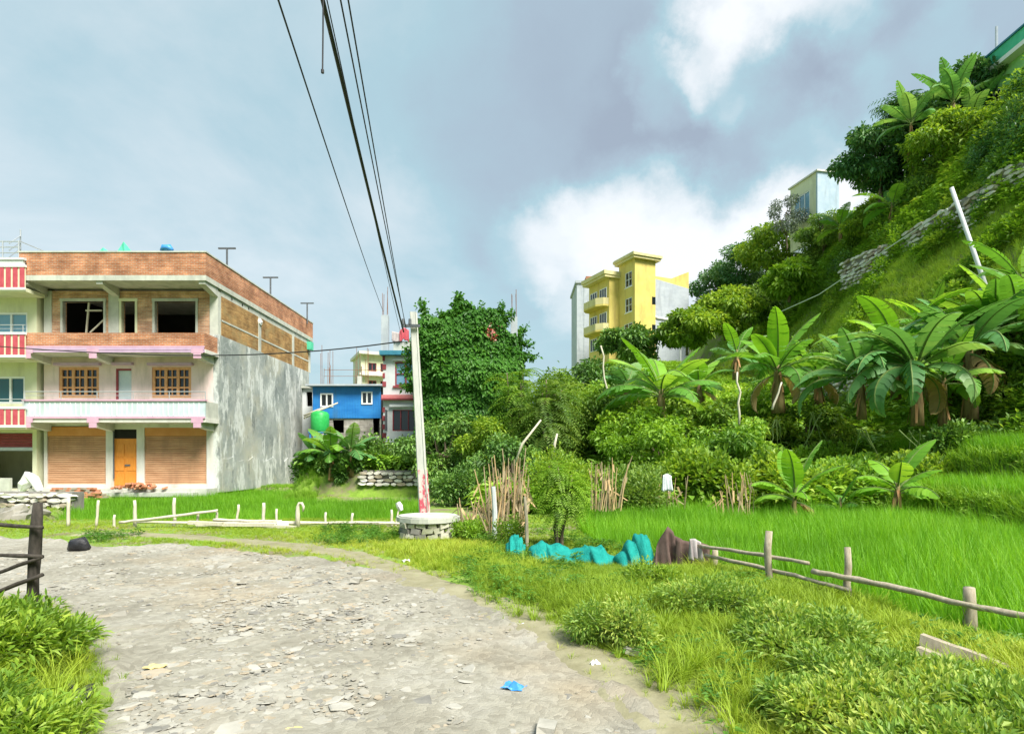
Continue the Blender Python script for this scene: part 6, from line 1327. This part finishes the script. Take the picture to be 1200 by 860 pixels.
tree('shade_tree', 'loose green tree under the tall erect banana plant', 'tree', on_ground(770, 20.5), 2.5, 1.6, nclump=9, leaves=5500, L=.18, W=.10, mat='leaf_light', bare=.12, seed=6)
tree('shade_tree', 'bushy tree between the two tall trunked bananas', 'tree', on_ground(838, 23), 2.8, 1.7, nclump=9, leaves=5500, L=.20, W=.11, mat='leaf_mid', bare=.12, seed=7)
tree('shade_tree', 'dark tree in the hollow behind dry maize stalks', 'tree', on_ground(600, 20.5), 2.4, 1.5, nclump=8, leaves=4500, L=.18, W=.09, mat='leaf_dark', bare=.1, seed=8)
bush('leafy_bush', 'dark leafy bush behind the stone well and pole', on_ground(545, 20), 1.3, 1.1, 1.5, 4200, .14, .07, 'leaf_dark', seed=1)
bush('leafy_bush', 'mixed bush at the base of the feathery trees', on_ground(665, 18.6), 1.5, 1.1, 2.0, 5000, .15, .08, 'leaf_mid', seed=2)
bush('leafy_bush', 'flowering bush with pale leaves behind the white plastic scrap', on_ground(745, 16.8)+Vector((0, 0, 0)), 1.1, .9, 2.1, 4500, .14, .07, 'leaf_olive', seed=3)
bush('leafy_bush', 'broad leaved bush left of the dry stalks by young bananas', on_ground(835, 17.9), 1.5, 1.0, 2.0, 4200, .22, .14, 'leaf_mid', seed=4)
bush('leafy_bush', 'low bush of round leaves behind the young upright banana', on_ground(905, 18.2), 1.6, 1.0, 1.7, 4200, .22, .15, 'leaf_mid', seed=5)
bush('leafy_bush', 'leafy bank bush under the drooping banana leaves', on_ground(985, 18.4), 1.7, 1.0, 1.6, 4600, .20, .12, 'leaf_fern', seed=6)
bush('leafy_bush', 'leafy bush between young banana and terrace rice', on_ground(1055, 18.4), 1.0, .8, 1.2, 3800, .20, .12, 'leaf_mid', seed=7)
bush('leafy_bush', 'bright bush on the bank above the flowering bush', on_ground(800, 19.0), 1.4, 1.0, 1.6, 4000, .18, .10, 'leaf_light', seed=8)
bush('leafy_bush', 'dark leafy bush at the foot of the vine house ledge', on_ground(585, 22.3), 1.2, .9, 1.8, 3800, .16, .09, 'leaf_mid', seed=9)
bush('leafy_bush', 'bush with pale blossoms under the white house window', (-5.0, 28.6, 1.0), 1.3, .7, 1.6, 3600, .14, .07, 'leaf_olive', seed=10)
bush('leafy_bush', 'dark bush in front of the pale retaining wall', on_ground(430, 26.2), 1.2, .6, 1.6, 3600, .18, .10, 'leaf_dark', seed=11)
bush('leafy_bush', 'dark bush on the bank under the green tank', on_ground(372, 25.6), 1.3, .5, 1.2, 3400, .2, .1, 'leaf_dark', seed=44)
bush('leafy_bush', 'shady bush on the bank below the blue house', on_ground(405, 25.4), 1.2, .4, 1.0, 3400, .2, .1, 'leaf_dark', seed=45)
bush('leafy_bush', 'low dark bush left of the retaining wall stones', on_ground(470, 26.5), 1.3, .6, .9, 3000, .16, .08, 'leaf_dark', seed=12)
for i, (px, Y, h, rx, mt, lab) in enumerate(((800, 26, 3.0, 1.6, 'leaf_mid', 'leafy tree filling the slope behind the erect banana'), (880, 25, 3.0, 1.6, 'leaf_light', 'bright tree on the slope behind the dark trunked banana'), (945, 24, 2.6, 1.5, 'leaf_mid', 'leafy tree between banana clumps above the bank'), (690, 26, 3.8, 1.6, 'leaf_fern', 'fern green tree in the thicket under yellow house'), (640, 27, 5.0, 1.7, 'leaf_mid', 'tall leafy tree behind the feathery dark tree'), (740, 22, 2.6, 1.4, 'leaf_light', 'bright leafy tree left of the erect banana trunk'), (860, 20.5, 2.3, 1.4, 'leaf_fern', 'low fern green tree above the bank by pale bare stem'))):
    tree('shade_tree', lab, 'tree', on_ground(px, Y), h, rx, nclump=9, leaves=4800, L=.2, W=.105, mat=mt, bare=.12, seed=400+i)
# feathery sapling with dark forked trunk in front
feather_tree('sapling', 'light green feathery sapling with dark forked trunk behind the net', on_ground(655, 10.4), 1.75, .95, 420, .6, 'leaf_light', 23, .10, .026, trunk=.032, updir=.45, nstem=5, lo=.45)
bush('leafy_bush', 'green weedy bush beside the whitish marker post', on_ground(600, 10.9), .35, .35, .55, 1500, .07, .03, 'leaf_mid', seed=13, stems=5)
bush('leafy_bush', 'fresh green leafy bush right of the stone well', on_ground(548, 11.8), .45, .4, .42, 1700, .07, .035, 'leaf_light', seed=14)
# roadside bushes and hedge
bush('verge_bush', 'round small bush standing alone in the verge grass', G(722, 752, .05), .40, .36, .40, 4200, .05, .016, 'leaf_hedge', seed=20, stems=14)
bush('verge_bush', 'dense low bush under the rail fence near the blankets', G(832, 724, .05), .62, .45, .42, 5600, .055, .02, 'leaf_hedge', seed=21, stems=14)
bush('verge_bush', 'small dark bush directly below the faded brown blanket', G(766, 690, .05), .36, .3, .34, 2200, .055, .022, 'leaf_mid', seed=22)
for i, (px, py, rx, ry, h, lab) in enumerate(((935, 770, .62, .45, .46, 'hedge bush with small leaves below the thin low rail'), (1030, 822, .60, .40, .42, 'hedge bush spreading before the pale split timbers'), (1130, 872, .60, .42, .42, 'hedge bush with pale leaf tips under the split timbers'), (985, 850, .45, .4, .30, 'low ragged hedge bush with white bag under it'), (1215, 925, .6, .4, .42, 'hedge bush at the road end of the split timbers'), (1090, 910, .5, .4, .32, 'low hedge bush at the foot of the taller ones'))):
    bush('hedge_bush', lab, G(px, py, .05), rx, ry, h*.82, 8200, .062, .022, 'leaf_hedge', 'hedge bushes along the right paddy', seed=30+i, stems=20, nclump=11)
bush('verge_bush', 'dark long leaved bush on the left bank under the dark fence', G(5, 770, .2), .5, .5, .42, 5200, .085, .024, 'leaf_mid', seed=40, stems=14)
bush('verge_bush', 'low leafy bush on the left bank beside the black bag', G(-20, 850, .2), .5, .45, .36, 4200, .07, .022, 'leaf_mid', seed=41)
bush('verge_bush', 'grassy bush at the tip of the left bank', G(60, 745, .15), .35, .3, .22, 2200, .07, .014, 'leaf_light', seed=42)

# hillside vegetation
def hill_px(px, X): Y = X*F/(px-CX); return Vector((X, Y, gzf(X, Y)))
hb = 'bushes on the hillside'
rr = random.Random(5); k = 0
for i in range(44):
    px = rr.uniform(820, 1230); X = rr.choice((rr.uniform(16.4, 19.6), rr.uniform(16.4, 19.6), rr.uniform(25.8, 30), rr.uniform(26, 29)))
    b = hill_px(px, X)
    if b.y > 85: continue
    s = rr.uniform(.8, 1.5)*(1 if X < 20 else 1.35); up_ = X > 25
    mt = rr.choice(('leaf_mid', 'leaf_light', 'leaf_light', 'leaf_dark', 'leaf_fern', 'leaf_olive')) if not up_ else rr.choice(('leaf_mid', 'leaf_dark', 'leaf_fern', 'leaf_cool', 'leaf_olive'))
    lab_ = {'leaf_mid': 'mid green', 'leaf_light': 'yellow green', 'leaf_dark': 'dark green', 'leaf_fern': 'fern green', 'leaf_olive': 'olive', 'leaf_cool': 'blue green'}[mt]+(' large' if s > (1.55 if up_ else 1.15) else ' small')+(' bush on the hill above the stone walls' if up_ else ' bush on the lower hill bank below grass slope')
    bush('hill_bush', lab_, b, 1.2*s, 1.1*s, 1.3*s, 1700, .24, .13, mt, hb+(' above the walls' if up_ else ' below the grass slope'), seed=100+i, nclump=6, stems=4)
tree('hill_tree', 'large dark tree beside the blue white hilltop house', 'tree', P(1032, 245, 46), 6.6, 2.9, nclump=14, leaves=9000, L=.36, W=.2, mat='leaf_cool', bare=.25, trunk=.16, seed=50)
tree('hill_tree', 'dark loose tree on the crest next to hilltop bananas', 'tree', P(1070, 215, 44), 5.6, 2.0, nclump=10, leaves=5500, L=.34, W=.17, mat='leaf_cool', bare=.35, trunk=.14, seed=51)
tree('hill_tree', 'bright leafy tree on the slope below the green house', 'tree', P(1195, 245, 36), 4.0, 2.6, nclump=12, leaves=8000, L=.32, W=.18, mat='leaf_mid', bare=.15, trunk=.15, seed=52)
feather_tree('bamboo_tree', 'bamboo with long arching fronds under the green house', P(1168, 195, 38), 3.2, 2.2, 260, 2.2, 'leaf_fern', 53, .5, .12, trunk=.08, updir=.5, nstem=7)
feather_tree('palm_tree', 'palm like tree with arching fronds on the hill crest', P(1062, 190, 45), 4.6, 1.4, 90, 2.4, 'leaf_cool', 54, .7, .16, trunk=.12, updir=.6, nstem=2, lo=.9)
tree('hill_tree', 'green tree spilling over the hill wall below the dark tree', 'tree', P(1020, 292, 46), 3.2, 1.9, nclump=10, leaves=5000, L=.32, W=.17, mat='leaf_mid', bare=.1, seed=55)
tree('hill_tree', 'shrubby tree on the crest below the hilltop house', 'tree', P(965, 298, 54), 3.6, 2.6, nclump=12, leaves=6000, L=.3, W=.15, mat='leaf_olive', bare=.1, seed=56)
tree('hill_tree', 'pale grey thin tree left of the hilltop house', 'tree', P(922, 290, 60), 5.6, 1.9, nclump=9, leaves=1800, L=.3, W=.12, mat='leaf_grey', bare=.2, trunk=.09, seed=57, clr=.3)
for i, (px, py, Y, h, rx, mt, lab) in enumerate(((900, 322, 66, 5.5, 3.4, 'leaf_mid', 'green bushy tree on the ridge below the grey thin tree'), (868, 345, 72, 6.0, 3.6, 'leaf_cool', 'blue green tree on the ridge behind yellow house wall'), (838, 365, 76, 5.6, 3.2, 'leaf_cool', 'blue green tree touching the yellow house grey wall'), (880, 378, 58, 3.4, 2.4, 'leaf_olive', 'olive low tree on the slope under the ridge trees'), (925, 350, 50, 3.0, 2.0, 'leaf_light', 'leafy tree on the bank left of the short stone wall'), (850, 395, 52, 4.0, 2.6, 'leaf_mid', 'leafy tree in the dip right of yellow house'), (805, 412, 50, 3.6, 2.4, 'leaf_mid', 'leafy tree hiding the foot of yellow house'), (740, 428, 52, 3.4, 2.6, 'leaf_dark', 'dark tree crown against the yellow house wall'))):
    tree('ridge_tree', lab, 'tree', P(px, py, Y), h, rx, nclump=12, leaves=6000, L=.42, W=.22, mat=mt, bare=.1, trunk=.14, seed=60+i)
# thin pale stems among the bananas
for i, (a, b, Y) in enumerate((((866, 498), (864, 436), 20), ((905, 480), (916, 448), 21), ((712, 470), (704, 405), 24))):
    m = MB(); limb(m, P(*a, Y), P(*b, Y), .04, .03, .02, 5); tag(m.build('dead_sapling', M['wood_pale'], smooth=True), ['straight pale bare stem left of the dark trunked banana', 'slanting pale bare stem at the dark trunked banana', 'thin pale stem in front of dark round tree'][i], 'stem')
for i, (a, b, c, Y) in enumerate((((603, 545), (612, 520), (634, 492), 19), ((648, 540), (650, 520), (653, 508), 19))):
    m = MB(); m.tube([P(*a, Y), P(*b, Y), P(*c, Y)], [.05, .045, .03], 6, .1); tag(m.build('dead_branch', M['wood_pale'], smooth=True), ['curved bare branch leaning in the dark thicket', 'short upright bare branch in the dark thicket'][i], 'branch')
